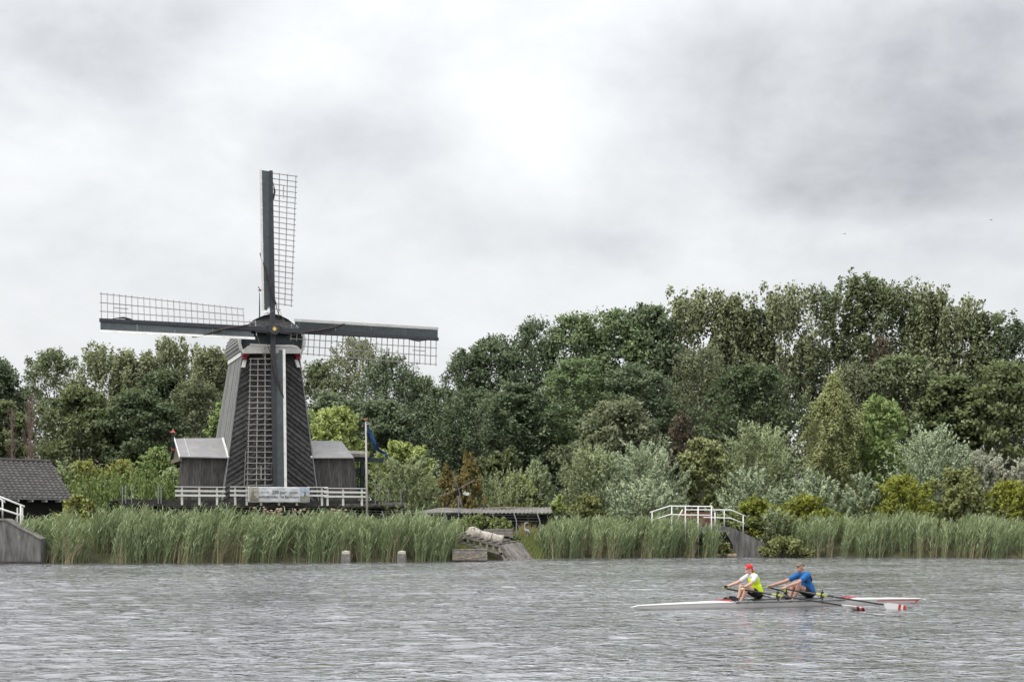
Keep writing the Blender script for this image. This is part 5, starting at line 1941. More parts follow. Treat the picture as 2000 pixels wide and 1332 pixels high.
# --- shrubs, right
shrub('willow_shrub', 'grey-green willow left of the silver willow', 1158, 885, 125, 84, 'willow', 'willow', 11000)
shrub('silver_willow', 'broad silver willow in the middle, above the white railing', 1255, 888, 160, 83, 'willow', 'silver', 14000)
shrub('silver_bush', 'low silver bush at the left end of the white railing', 1255, 955, 125, 79, 'willow', 'silver', 8000)
shrub('willow_shrub', 'big pale-tipped willow left of the tall birch', 1480, 850, 190, 85, 'willow', 'willow', 17000)
shrub('silver_bush', 'silver bush directly above the right end of the bridge railing', 1462, 930, 120, 79, 'willow', 'silver', 8000)
shrub('silver_bush', 'silver bush at the foot of the tall birch', 1592, 942, 115, 79, 'willow', 'silver', 7500)
shrub('silver_bush', 'silver bush left of the yellow-green bush', 1685, 935, 85, 79, 'willow', 'silver', 6500)
shrub('silver_willow', 'tall silver willow in front of the dark right corner', 1818, 852, 150, 84, 'willow', 'silver', 15000)
shrub('silver_poplar', 'pale whitish sapling right of the tall silver willow', 1925, 893, 100, 83, 'willow', 'palesilver', 8000)
shrub('silver_poplar', 'pale whitish sapling at the right edge of the photo', 1992, 903, 80, 83, 'willow', 'palesilver', 5000)
shrub('yellow_green_bush', 'yellow-green bush left of the drooping olive bush', 1762, 932, 135, 78, 'bush', 'gorse', 9000)
shrub('olive_bush', 'drooping olive bush between two yellow-green bushes', 1872, 920, 140, 78.5, 'loose', 'olive', 10000)
shrub('yellow_green_bush', 'yellow-green bush at the right edge of the photo', 1975, 942, 125, 78, 'bush', 'gorse', 9000)
shrub('green_bush', 'low bright green bush right of the bridge railing', 1478, 972, 110, 77.2, 'bush', 'gorse', 7000)
shrub('green_bush', 'low bright green bush under the tall birch', 1575, 972, 130, 77.4, 'bush', 'gorse', 7500)
shrub('pale_bush', 'pale sprouting bush on the bank right of the culvert', 1518, 1000, 70, 74.8, 'willow', 'willow', 5500)
shrub('bank_bush', 'low leafy bush at the waterline right of the culvert', 1530, 1050, 95, 73.4, 'bush', 'olive', 5000)
shrub('bank_bush', 'brambly bush on the slope behind the culvert railing', 1440, 1003, 110, 76.5, 'bush', 'bramble', 6500)
shrub('bank_bush', 'small leafy plant hanging in the culvert mouth', 1416, 1058, 34, 73.5, 'bush', 'olive', 1200)
# --- shrubs, centre
shrub('willow_shrub', 'grey-green willow thicket right of the mill platform', 795, 915, 150, 81, 'willow', 'willow', 14000)
shrub('orange_conifer', 'orange-brown conical shrub behind the garden windmill', 914, 886, 74, 79.2, 'cypress', 'rust', 11000)
shrub('orange_conifer', 'smaller orange shrub left of the taller conical one', 872, 904, 40, 79.4, 'cypress', 'rust', 4500)
shrub('hawthorn', 'dark hawthorn in front of the black hollow', 985, 882, 120, 91, 'loose', 'oak', 9000)
shrub('willow_shrub', 'upright willow shoots behind the corrugated shed', 965, 938, 130, 81, 'shoots', 'willow', 9000)
shrub('lime_bush', 'lime-green bush right behind the corrugated shed', 1012, 928, 100, 82, 'bush', 'lime', 7500)
shrub('willow_shrub', 'slender pale green willow right of the lime-green bush', 1048, 900, 82, 83, 'cypress', 'willow', 11000)
shrub('lime_bush', 'small vivid lime bush at the right end of the corrugated shed', 1092, 966, 50, 79.5, 'bush', 'lime', 3500)
shrub('green_bush', 'low green bush between the vivid lime bush and the low silver bush', 1150, 965, 90, 79, 'bush', 'olive', 5500)
shrub('green_bush', 'dark evergreen sapling in the black hollow', 1092, 930, 56, 92, 'cypress', 'ash', 4000)
shrub('bramble', 'bramble bank behind the felled trunk', 925, 1010, 110, 71.0, 'bush', 'bramble', 6500)
shrub('bramble', 'bramble right of the stacked beams', 975, 1010, 70, 71.2, 'bush', 'bramble', 5500)
shrub('bramble', 'bramble at the right end of the left reed bed', 893, 1018, 50, 69.5, 'bush', 'bramble', 3500)
# --- shrubs, left
shrub('yellowish_shrub', 'yellow-green shrub right of the tiled house', 165, 903, 120, 87, 'bush', 'yellowish', 9000)
shrub('yellowish_shrub', 'yellow-tinged shrub in the middle of the left hedge', 240, 900, 110, 88, 'bush', 'yellowish', 8500)
shrub('green_shrub', 'tall green shrub left of the mill wing', 305, 874, 100, 87, 'bush', 'fresh', 9500)
shrub('silver_bush', 'grey-green shrub under the finial of the left wing', 338, 912, 70, 85, 'bush', 'willow', 6000)
shrub('silver_bush', 'pale grey-green shrub at the end of the tiled roof', 122, 908, 60, 84, 'willow', 'willow', 5000)
shrub('willow_shrub', 'pale low willow scrub behind the small shed', 190, 942, 130, 83, 'shoots', 'fresh', 8000)
shrub('willow_shrub', 'pale low willow scrub left of the mill railing', 300, 938, 120, 83, 'shoots', 'fresh', 8000)
shrub('climber', 'flowering climber at the edge of the tiled house', 150, 968, 80, 72, 'bush', 'yellowish', 4500)

# dead brown saplings
for px, top, w_, lab in ((58, 768, 44, 'bare reddish-brown dead sapling above the tiled roof'), (22, 790, 30, 'thinner bare brown sapling at the left edge above the tiled roof')):
    Y_ = 97.0
    x = (px - 1000) / F * Y_
    H = CH + (HY - top) / F * Y_ - 1.2
    rng = np.random.default_rng(int(px))
    e = empty('dead_sapling', (x, Y_, 1.2), 0, lab, 'tree', 'dead brown saplings')
    b = MB()
    b.tube([(0, 0, -0.2), (0.1, 0, H * 0.5), (0.0, 0, H * 0.98)], [0.11, 0.07, 0.01], 6)
    b.build('trunk', mat('dead_bark', (0.19, 0.14, 0.115), 0.95, 0.2, 5, bump=0.2, rnd=0), e)
    b = MB()
    for k in range(190):
        f = rng.uniform(0.12, 0.92)
        a = rng.random() * 6.28
        L_ = rng.uniform(0.4, 1.0) * w_ / F * Y_ * (1.1 - f * 0.6)
        p0 = Vector((0.08 * math.sin(f * 3), 0, H * f))
        d = Vector((math.cos(a) * 0.42, math.sin(a) * 0.42, 1.0)) * L_ * 1.5
        b.tube([p0, p0 + d * 0.5 + Vector(rng.normal(0, 0.08, 3)), p0 + d], [0.02, 0.014, 0.006], 3, caps=False)
    b.build('twigs', mat('dead_twig', (0.20, 0.15, 0.125), 0.95, 0.25, 5, bump=0, rnd=0), e)

# dark undergrowth that closes the wood behind the trees
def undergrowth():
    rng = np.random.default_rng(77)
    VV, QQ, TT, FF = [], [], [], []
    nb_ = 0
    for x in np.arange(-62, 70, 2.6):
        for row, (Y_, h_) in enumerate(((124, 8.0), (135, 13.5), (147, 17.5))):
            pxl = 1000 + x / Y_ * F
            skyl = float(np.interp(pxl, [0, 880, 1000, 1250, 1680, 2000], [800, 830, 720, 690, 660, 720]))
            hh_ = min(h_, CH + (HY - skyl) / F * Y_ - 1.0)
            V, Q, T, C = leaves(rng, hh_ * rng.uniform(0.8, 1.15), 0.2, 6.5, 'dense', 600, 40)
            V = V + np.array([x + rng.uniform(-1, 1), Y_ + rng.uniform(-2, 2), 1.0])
            VV.append(V)
            QQ.append(Q + nb_)
            TT.append(T)
            FF.append(FACE[0])
            nb_ += len(V)
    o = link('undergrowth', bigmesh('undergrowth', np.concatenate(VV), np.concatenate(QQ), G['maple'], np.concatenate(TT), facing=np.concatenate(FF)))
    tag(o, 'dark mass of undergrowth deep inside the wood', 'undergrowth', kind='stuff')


undergrowth()


def ground_cover(label, name, x0, x1, Y0, Y1, h0, h1, sty, col, n, per, seed):
    rng = np.random.default_rng(seed)
    VV, QQ, TT, FF, nb_ = [], [], [], [], 0
    for _ in range(n):
        x, Y_ = rng.uniform(x0, x1), rng.uniform(Y0, Y1)
        V, Q, T, C = leaves(rng, rng.uniform(h0, h1), 0.05, rng.uniform(2.0, 3.6), sty, per, 26)
        VV.append(V + np.array([x, Y_, ground_z(x, Y_) - 0.1]))
        QQ.append(Q + nb_)
        TT.append(np.clip(T + rng.normal(0, 0.12), 0, 1))
        FF.append(FACE[0])
        nb_ += len(V)
    o = link(name, bigmesh(name, np.concatenate(VV), np.concatenate(QQ), G[col], np.concatenate(TT), facing=np.concatenate(FF)))
    tag(o, label, 'ground cover', kind='stuff')


ground_cover('tangle of low pale green scrub behind the reeds', 'scrub', -30, 33, 79, 88, 1.4, 2.7, 'willow', 'willow', 60, 900, 61)
ground_cover('low leafy herbs and nettles under the shrubs', 'nettles', -28, 33, 76, 82, 0.9, 1.7, 'bush', 'fresh', 50, 700, 62)
ground_cover('shaded saplings along the foot of the wood', 'saplings', -36, 42, 90, 97, 2.2, 4.2, 'loose', 'ashlight', 40, 1000, 63)


# ------------------------------------------------------------------ reeds and bank grass
def blades(rng, base, hgt, lean, width, seg, curl, tint, taper=1.0):
    """curved flat blades: base (n,3), hgt (n), lean (n,2) horizontal drift -> verts, quads, tint"""
    n = len(base)
    ang = rng.random(n) * np.pi
    side = np.stack([np.cos(ang), np.sin(ang) * 0.6, np.zeros(n)], 1)
    V = np.empty((n, (seg + 1) * 2, 3))
    for k in range(seg + 1):
        f = k / seg
        c = base.copy()
        c[:, 0] += lean[:, 0] * (f ** 1.7)
        c[:, 1] += lean[:, 1] * (f ** 1.7)
        c[:, 2] += hgt * (f - curl * f ** 3)
        w = width * (1 - taper * f ** 1.6) + 0.002
        V[:, 2 * k] = c - side * (w / 2)[:, None]
        V[:, 2 * k + 1] = c + side * (w / 2)[:, None]
    m_ = (seg + 1) * 2
    Q = []
    b = np.arange(n) * m_
    for k in range(seg):
        Q.append(np.stack([b + 2 * k, b + 2 * k + 1, b + 2 * k + 3, b + 2 * k + 2], 1))
    return V.reshape(-1, 3), np.concatenate(Q), np.repeat(tint, m_)


class Heap:
    def __init__(self):
        self.V, self.Q, self.T, self.n = [], [], [], 0

    def add(self, V, Q, T):
        self.V.append(V)
        self.Q.append(Q + self.n)
        self.T.append(T)
        self.n += len(V)

    def mesh(self, name, m):
        return bigmesh(name, np.concatenate(self.V), np.concatenate(self.Q), m, np.concatenate(self.T))


def reed_bed(label, p0, p1, tops, depth, dens, seed, gust):
    """tops: list of (px, py) of the reed tops"""
    rng = np.random.default_rng(seed)
    x0 = (p0 - 1000) / F * 67.0 if p0 < 1000 else (p0 - 1000) / F * 72.5
    x1 = (p1 - 1000) / F * 66.5 if p1 < 1000 else (p1 - 1000) / F * 72.5
    n = int((x1 - x0) * depth * dens)
    # stems stand in tufts, each with its own lean, height and shade
    ntf = max(8, n // 13)
    tx, td = rng.uniform(x0, x1, ntf), depth * rng.random(ntf) ** 1.25
    tf = rng.integers(0, ntf, n)
    x = np.clip(tx[tf] + rng.normal(0, 0.11, n), x0, x1)
    d = np.clip(td[tf] + rng.normal(0, 0.10, n), 0, depth)
    t_lean, t_h, t_tint = rng.normal(0, 0.085, ntf)[tf], rng.normal(1.0, 0.055, ntf)[tf], rng.normal(0, 0.13, ntf)[tf]
    yb = np.interp(x, _bx, _by)
    y = yb + d - 0.05 + 0.25 * np.sin(x * 2.1) + 0.12 * np.sin(x * 5.3)
    gz_ = np.interp(y - yb, [-4, -0.2, 0.15, 1.2, 4.0], [-0.3, -0.3, -0.1, 0.45, 0.95])
    px = 1000 + x / y * F
    tp = np.interp(px, [a for a, b in tops], [b for a, b in tops]) + 6.0
    zt = CH + (HY - tp) / F * y
    front = np.clip(d / 1.0, 0, 1)
    h = (zt - gz_) * rng.uniform(0.80, 1.04, n) * (0.80 + 0.20 * front)
    h *= 1 + 0.06 * np.sin(x * 1.3 + seed) + 0.05 * np.sin(x * 3.7) + 0.04 * np.sin(x * 7.9 + y * 3)
    h *= np.where(rng.random(n) < 0.05, 1.13, 1.0) * t_h
    wv = gust * (0.75 + 0.5 * np.sin(x * 0.55 + seed) + 0.3 * np.sin(x * 1.9 + 2))
    bent = np.where(rng.random(n) < 0.10, rng.uniform(0.2, 0.6, n), 0.0)
    lean = np.stack([h * (0.11 * wv + bent + t_lean + rng.normal(0.03, 0.06, n)), rng.normal(-0.06, 0.12, n)], 1)
    base = np.stack([x, y, gz_], 1)
    green, brown = Heap(), Heap()
    # living stems
    green.add(*blades(rng, base, h, lean, np.full(n, 0.022), 3, 0.02, np.clip(rng.normal(0.25, 0.12, n), 0, 1), 0.7))
    # long leaves swept downwind
    for k in range(7):
        f = rng.uniform(0.22, 0.97, n)
        b2 = base.copy()
        b2[:, 0] += lean[:, 0] * f ** 1.7
        b2[:, 1] += lean[:, 1] * f ** 1.7
        b2[:, 2] += h * f
        L_ = rng.uniform(0.35, 0.75, n)
        a = rng.normal(0, 0.75, n)                        # mostly downwind, to the right
        flip = rng.random(n) < 0.24
        dirx = np.where(flip, -1, 1) * np.cos(a)
        ln2 = np.stack([dirx * L_ * 0.55 * (0.6 + 0.5 * wv), np.sin(a) * L_ * 0.5], 1)
        hg = L_ * rng.uniform(0.55, 0.95, n)
        green.add(*blades(rng, b2, hg, ln2, np.full(n, 0.042), 2, rng.uniform(0.1, 0.75, n), np.clip(rng.normal(0.33 + 0.28 * f + t_tint, 0.18, n), 0, 1)))
    # last year's bleached stalks
    patchy = (np.sin(x * 0.9 + seed * 1.3) + np.sin(x * 2.3 + seed) + rng.normal(0, 0.7, n)) > 0.6
    k = patchy & (rng.random(n) < 0.85)
    m_ = int(k.sum())
    hb_ = h[k] * rng.uniform(0.35, 0.86, m_)
    brown.add(*blades(rng, base[k] + np.stack([rng.normal(0, 0.05, m_), -rng.uniform(0.0, 0.25, m_), np.zeros(m_)], 1), hb_, lean[k] * 0.7 + np.stack([rng.normal(0, 0.08, m_), rng.normal(0, 0.05, m_)], 1), np.full(m_, 0.022), 2, 0.0, np.clip(rng.normal(0.45, 0.2, m_), 0, 1), 0.5))
    k = rng.random(n) < 0.45
    m_ = int(k.sum())
    brown.add(*blades(rng, base[k], rng.uniform(0.2, 0.6, m_), rng.normal(0, 0.15, (m_, 2)), np.full(m_, 0.026), 2, 0.2, np.clip(rng.normal(0.35, 0.2, m_), 0, 1)))
    # small ragged plumes on the tallest stems
    k = (rng.random(n) < 0.10) & (d > 0.5)
    m_ = int(k.sum())
    tb_ = base[k].copy()
    tb_[:, 0] += lean[k, 0]
    tb_[:, 1] += lean[k, 1]
    tb_[:, 2] += h[k] * 0.97
    for _ in range(3):
        brown.add(*blades(rng, tb_, rng.uniform(0.12, 0.26, m_), np.stack([rng.uniform(0.02, 0.20, m_), rng.normal(0, 0.06, m_)], 1), np.full(m_, 0.035), 2, 0.3, np.clip(rng.normal(0.3, 0.2, m_), 0, 1)))
    e = empty('reed_bed', ((x0 + x1) / 2, float(np.mean(yb)), 0), 0, label, 'reeds', 'reed beds along the river')
    e['kind'] = 'stuff'
    for nm, hp_, mm in (('reed_leaves', green, G['reed']), ('dry_stalks', brown, G['reedstem'])):
        me = hp_.mesh(nm, mm)
        me.transform(WM[e.name].inverted())
        o = link(nm, me, e)
        o['kind'] = 'stuff'


reed_bed('long reed bed below the windmill, bending in the wind', 78, 884, [(70, 1012), (130, 992), (250, 992), (420, 990), (520, 998), (640, 1001), (700, 1003), (800, 1003), (880, 1012)], 3.2, 62, 21, 1.25)
reed_bed('middle reed bed between the slipway and the culvert', 1046, 1410, [(1040, 1034), (1082, 1008), (1150, 1006), (1280, 1008), (1390, 1012)], 3.0, 62, 22, 0.9)
reed_bed('right-hand reed bed beyond the culvert', 1545, 2060, [(1540, 1012), (1650, 1002), (1760, 1001), (1850, 1008), (2060, 1010)], 3.0, 60, 23, 0.8)


def bank_grass(label, name, px0, px1, d0, d1, hmin, hmax, n, col, seed, pre=None):
    rng = np.random.default_rng(seed)
    x = rng.uniform((px0 - 1000) / F * 70, (px1 - 1000) / F * 70, n)
    yb = np.interp(x, _bx, _by)
    y = yb + rng.uniform(d0, d1, n)
    gz_ = np.interp(y - yb, [-4, -0.2, 0.15, 1.2, 4.0, 9.0, 30.0], [-1.6, -0.5, -0.1, 0.45, 0.95, 1.15, 1.2])
    h = rng.uniform(hmin, hmax, n) * (0.8 + 0.3 * np.sin(x * 1.7) * np.sin(y * 1.3 + x))
    hp_ = Heap()
    hp_.add(*blades(rng, np.stack([x, y, gz_ - 0.03], 1), h, np.stack([h * rng.normal(0.15, 0.25, n), h * rng.normal(0, 0.25, n)], 1), np.full(n, 0.03), 2, rng.uniform(0, 0.35, n), np.clip(rng.normal(0.45, 0.22, n), 0, 1)))
    o = link(name, hp_.mesh(name, G[col]))
    tag(o, label, 'grass', kind='stuff')


bank_grass('tall bank grass and herbs behind the reeds', 'bank_grass', -40, 2040, 2.6, 9.0, 0.35, 0.85, 18000, 'grass', 31)
bank_grass('short grass on the slope beside the slipway', 'slope_grass', 872, 985, 0.1, 3.4, 0.10, 0.30, 7000, 'grass', 32)
bank_grass('rough grass at the foot of the middle reed bed', 'rough_grass', 1000, 1060, 0.1, 4.4, 0.5, 1.10, 4500, 'grass', 33)
bank_grass('dry yellow grass behind the middle reed bed', 'dry_grass', 1010, 1340, 2.4, 4.2, 0.9, 1.5, 2600, 'drygrass', 34)
bank_grass('dry brown grass around the culvert wing wall', 'dry_grass', 1480, 1560, 0.2, 3.0, 0.4, 0.95, 2600, 'drygrass', 35)
bank_grass('dry grass beside the left wing wall', 'dry_grass', 92, 150, 0.6, 3.0, 0.5, 1.2, 1600, 'drygrass', 36)
bank_grass('light green weeds under the mill platform', 'bank_weeds', 480, 760, 3.0, 6.5, 0.8, 1.5, 6500, 'grass', 37)


def herb(label, px, py, Y, n, seed):
    """flat-topped pinkish flower heads on stems"""
    rng = np.random.default_rng(seed)
    c = at(px, py, Y)
    g = ground_z(c.x, Y)
    e = empty('hemp_agrimony', (c.x, Y, g), 0, label, 'flowers', 'pink flowering herbs below the platform')
    st_, fl_, lf_ = MB(), MB(), Heap()
    H = c.z - g
    for k in range(n):
        x, y = rng.normal(0, 0.28), rng.normal(0, 0.2)
        h = H * rng.uniform(0.85, 1.04)
        st_.tube([(x * 0.6, y * 0.6, -0.05), (x, y, h)], [0.012, 0.008], 4)
        fl_.ellipsoid((x, y, h), (rng.uniform(0.06, 0.11), 0.08, 0.045), n=7, m=4)
        m_ = 26
        z = rng.uniform(0.2, 0.95, m_) * h
        lf_.add(*blades(rng, np.stack([x * z / h, y * z / h, z], 1), rng.uniform(0.03, 0.1, m_), rng.normal(0, 0.14, (m_, 2)), np.full(m_, 0.05), 2, 0.2, rng.uniform(0.3, 0.9, m_)))
    st_.build('stems', G['grass'], e)
    fl_.build('flower_heads', mat('pink_flower', (0.42, 0.28, 0.24), 0.9, 0.2, 20, bump=0.3, rnd=0.05), e)
    link('leaves', lf_.mesh('leaves', G['grass']), e)


herb('pink flowering herb below the left end of the banner', 519, 993, 69.6, 7, 1)
herb('pink flowering herb below the middle of the banner', 541, 994, 69.6, 9, 2)
herb('pink flowering herb below the right wing of the mill', 657, 996, 69.6, 8, 3)
herb('pink flowering herb right of the banner', 583, 997, 69.4, 6, 4)


# two birds far off in the sky
for px, py, lab in ((1936, 430, 'tiny dark bird high over the right wood, the rightmost one'), (1650, 457, 'tiny dark bird left of the other one over the right wood')):
    c = at(px, py, 140.0)
    e = empty('flying_bird', tuple(c), R(35), lab, 'bird', 'birds over the right wood')
    mb_ = mat('bird_plumage', (0.05, 0.05, 0.055), 0.8, 0.2, 9, bump=0, rnd=0)
    MB().ellipsoid((0, 0, 0), (0.11, 0.035, 0.035), n=8, m=6).build('body', mb_, e, smooth=True)
    for sy in (-1, 1):
        MB().prism([(0.05, sy * 0.02, 0.0), (0.03, sy * 0.13, 0.05), (-0.03, sy * 0.28, 0.02), (-0.03, sy * 0.13, 0.04), (-0.05, sy * 0.02, 0.0)], (0, 0, 0.008)).build('wing', mb_, e)
# ------------------------------------------------------------------ rowing boat and crew
B0, B1 = at(1233, 1190, 29.7), at(1806, 1180, 32.3)      # stern and bow on the water
bc = (B0 + B1) / 2
BL = math.hypot(B1.x - B0.x, B1.y - B0.y)
BY = math.atan2(B1.y - B0.y, B1.x - B0.x)
boat = empty('double_scull', (bc.x, bc.y, 0.0), BY, 'slender off-white rowing boat with red bow mark, carrying two rowers', 'rowing boat')
BW = WM['double_scull']
BI = BW.inverted()
CB = BI @ Vector((0, 0, CH))


def bp_(px, py, yl):
    """photo pixel on the boat's own plane y = yl -> (x along, z)"""
    d = BI.to_3x3() @ Vector(((px - 1000) / F, 1.0, (HY - py) / F))
    t = (yl - CB.y) / d.y
    p = CB + d * t
    return p.x, p.z


m_hull = mat('hull_gelcoat', (0.43, 0.42, 0.40), 0.28, 0.05, 2, bump=0.02, rnd=0, spec=0.5)
m_bdeck = mat('deck_white', (0.60, 0.59, 0.57), 0.3, 0.04, 3, bump=0.02, rnd=0, spec=0.5)
m_bred = mat('boat_red', (0.42, 0.035, 0.04), 0.4, 0.1, 3, bump=0, rnd=0)
m_gun = mat('gunwale_grey', (0.25, 0.26, 0.255), 0.45, 0.1, 4, bump=0.03, rnd=0)
m_carb = mat('carbon_shaft', (0.012, 0.012, 0.013), 0.3, 0.1, 4, bump=0, rnd=0, spec=0.5)
m_yel = mat('yellow_sleeve', (0.36, 0.38, 0.07), 0.5, 0.1, 4, bump=0, rnd=0)
HL = BL / 2


def hb2(s):
    return 0.010 + 0.325 * max(0.0, 1 - abs(s) ** 1.8) ** 1.15


def sheer(s):
    return 0.130 - 0.040 * abs(s) ** 2 + (0.0 if s > 0 else 0.020 * s ** 3) - (0.03 if abs(s) > 0.985 else 0)


def keel(s):
    return -0.10 + 0.15 * abs(s) ** 5


SS = np.concatenate([np.linspace(-1, -0.9, 5)[:-1], np.linspace(-0.9, 0.9, 45), np.linspace(0.9, 1, 5)[1:]])
hv, hf = [], []
NPF = 13
for s in SS:
    b_, zt_, zk_ = hb2(s), sheer(s), keel(s)
    for k in range(NPF):
        a = math.pi * k / (NPF - 1)
        c_, s2 = math.cos(a), math.sin(a)
        hv.append((s * HL, -b_ * math.copysign(abs(c_) ** 0.55, c_), zt_ - (zt_ - zk_) * s2 ** 0.9))
for i in range(len(SS) - 1):
    for k in range(NPF - 1):
        hf.append((i * NPF + k, i * NPF + k + 1, (i + 1) * NPF + k + 1, (i + 1) * NPF + k))
hf.append(tuple(range(NPF)))
hf.append(tuple((len(SS) - 1) * NPF + k for k in range(NPF)))
MB().add(hv, hf).build('hull', m_hull, boat, smooth=True)
SA, SB = -0.36, 0.38                                    # cockpit ends


def deck_part(s0, s1, name):
    dv, df = [], []
    ss = np.linspace(s0, s1, 16)
    for s in ss:
        b_, zt_ = hb2(s) + 0.006, sheer(s)
        end = min(abs(s - SA), abs(s - SB))
        cam_ = 0.032 * (0.25 + 0.65 * min(1, abs(hb2(s)) / 0.25))
        for k in range(7):
            u = k / 6 * 2 - 1
            dv.append((s * HL, u * b_, zt_ + 0.003 + cam_ * (1 - u * u)))
    for i in range(len(ss) - 1):
        for k in range(6):
            df.append((i * 7 + k, i * 7 + k + 1, (i + 1) * 7 + k + 1, (i + 1) * 7 + k))
    o = MB().add(dv, df).build(name, m_bdeck, boat, smooth=True)
    o.modifiers.new('thick', 'SOLIDIFY').thickness = -0.02


deck_part(-1.0, SA, 'stern_deck')
deck_part(SB, 1.0, 'bow_deck')
# cockpit floor and gunwales
fl_, ff_ = [], []
ss = np.linspace(SA, SB, 14)
for s in ss:
    b_ = hb2(s) - 0.03
    fl_ += [(s * HL, -b_, 0.045), (s * HL, b_, 0.045)]
for i in range(len(ss) - 1):
    ff_.append((2 * i, 2 * i + 1, 2 * i + 3, 2 * i + 2))
MB().add(fl_, ff_).build('cockpit_floor', mat('cockpit_dark', (0.035, 0.037, 0.04), 0.6, 0.2, 4, bump=0, rnd=0), boat)
for sy in (-1, 1):
    g = MB()
    for i in range(len(ss) - 1):
        a, b = ss[i], ss[i + 1]
        g.beam((a * HL, sy * (hb2(a) + 0.012), sheer(a) + 0.035), (b * HL, sy * (hb2(b) + 0.012), sheer(b) + 0.028), 0.07, 0.030)
    g.build('gunwale', m_gun, boat)
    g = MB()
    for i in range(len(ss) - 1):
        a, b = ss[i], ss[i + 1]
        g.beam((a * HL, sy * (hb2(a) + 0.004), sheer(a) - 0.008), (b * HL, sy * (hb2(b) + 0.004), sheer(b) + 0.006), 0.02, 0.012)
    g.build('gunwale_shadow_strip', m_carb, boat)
    for s0, s1 in ((SA - 0.10, SA - 0.02), (SB + 0.01, SB + 0.12)):
        v_ = MB()
        a, b = (s0, s1) if s0 < 0 else (s1, s0)
        v_.prism([(a * HL, sy * 0.02, sheer(a) + 0.062), (b * HL, sy * (hb2(b) * 0.86), sheer(b) + 0.040), (b * HL, sy * (hb2(b) * 0.55), sheer(b) + 0.062), (a * HL + 0.02, 0, sheer(a) + 0.066)], (0, 0, 0.012))
        v_.build('red_deck_flash', m_bred, boat)
    v_ = MB()
    for s0, s1 in ((0.62, 0.955),):
        pts = [(s * HL, sy * (hb2(s) + 0.004), sheer(s) - 0.022) for s in np.linspace(s0, s1, 8)]
        for p, q in zip(pts[:-1], pts[1:]):
            v_.beam(p, q, 0.006, 0.018)
    p = pts[-1]
    v_.prism([(p[0], p[1], p[2] + 0.012), (p[0] - 0.12, p[1] + sy * 0.016, p[2] + 0.012), (p[0] - 0.11, p[1] + sy * 0.014, p[2] - 0.055)], (0, sy * 0.008, 0))
    v_.build('bow_stripe', m_bred, boat)
MB().ellipsoid((HL - 0.01, 0, sheer(1) + 0.015), (0.035, 0.025, 0.025), n=8, m=6).build('bow_ball', mat('bow_ball', (0.7, 0.7, 0.68), 0.5, bump=0, rnd=0), boat, smooth=True)
w_ = MB()
for sy in (-1, 1):
    w_.beam(((SA - 0.045) * HL, 0, sheer(SA) + 0.07), (SA * HL + 0.06, sy * hb2(SA), sheer(SA) + 0.08), 0.02, 0.08)
w_.build('splash_board', m_carb, boat)
q = MB()
for k in range(3):
    q.box((0.55 + k * 0.075 + 0.32, -hb2(0.2) - 0.004, 0.075), (0.055, 0.004, 0.022))
q.build('boat_mark', m_bred, boat)

skin1 = mat('skin_light', (0.50, 0.30, 0.235), 0.55, 0.08, 6, bump=0.03, rnd=0)
skin2 = mat('skin_tanned', (0.42, 0.235, 0.18), 0.55, 0.10, 6, bump=0.03, rnd=0)


def hand(mb, wrist, grip, ax, s):
    """palm plus four curled fingers and a thumb closed round the handle; ax = handle direction"""
    wrist, grip, ax = Vector(wrist), Vector(grip), Vector(ax).normalized()
    d = (grip - wrist).normalized()
    up = ax.cross(d).normalized()
    if up.z < 0:
        up = -up
    knk = grip + up * 0.030 * s - d * 0.012
    for k, (o_, L_) in enumerate(((-0.032, 0.85), (-0.011, 1.0), (0.011, 0.95), (0.032, 0.78))):
        kn = knk + ax * o_ * s
        capsule(mb, wrist + ax * o_ * 0.4, kn, 0.019 * s, 0.0125 * s, 8)
        tip1 = kn + d * 0.034 * s * L_ - up * 0.008 * s
        tip2 = tip1 + d * 0.004 * s - up * 0.034 * s * L_
        tip3 = tip2 - d * 0.028 * s * L_ - up * 0.010 * s
        capsule(mb, kn, tip1, 0.0115 * s, 0.0105 * s, 8)
        capsule(mb, tip1, tip2, 0.0105 * s, 0.0095 * s, 8)
        capsule(mb, tip2, tip3, 0.0095 * s, 0.008 * s, 8)
    tb_ = wrist.lerp(knk, 0.4) - up * 0.012 * s + ax * 0.022 * s
    tm2 = grip - up * 0.022 * s + ax * 0.040 * s - d * 0.006
    capsule(mb, tb_, tm2, 0.014 * s, 0.011 * s, 8)
    capsule(mb, tm2, tm2 + d * 0.026 * s - ax * 0.004, 0.011 * s, 0.009 * s, 8)


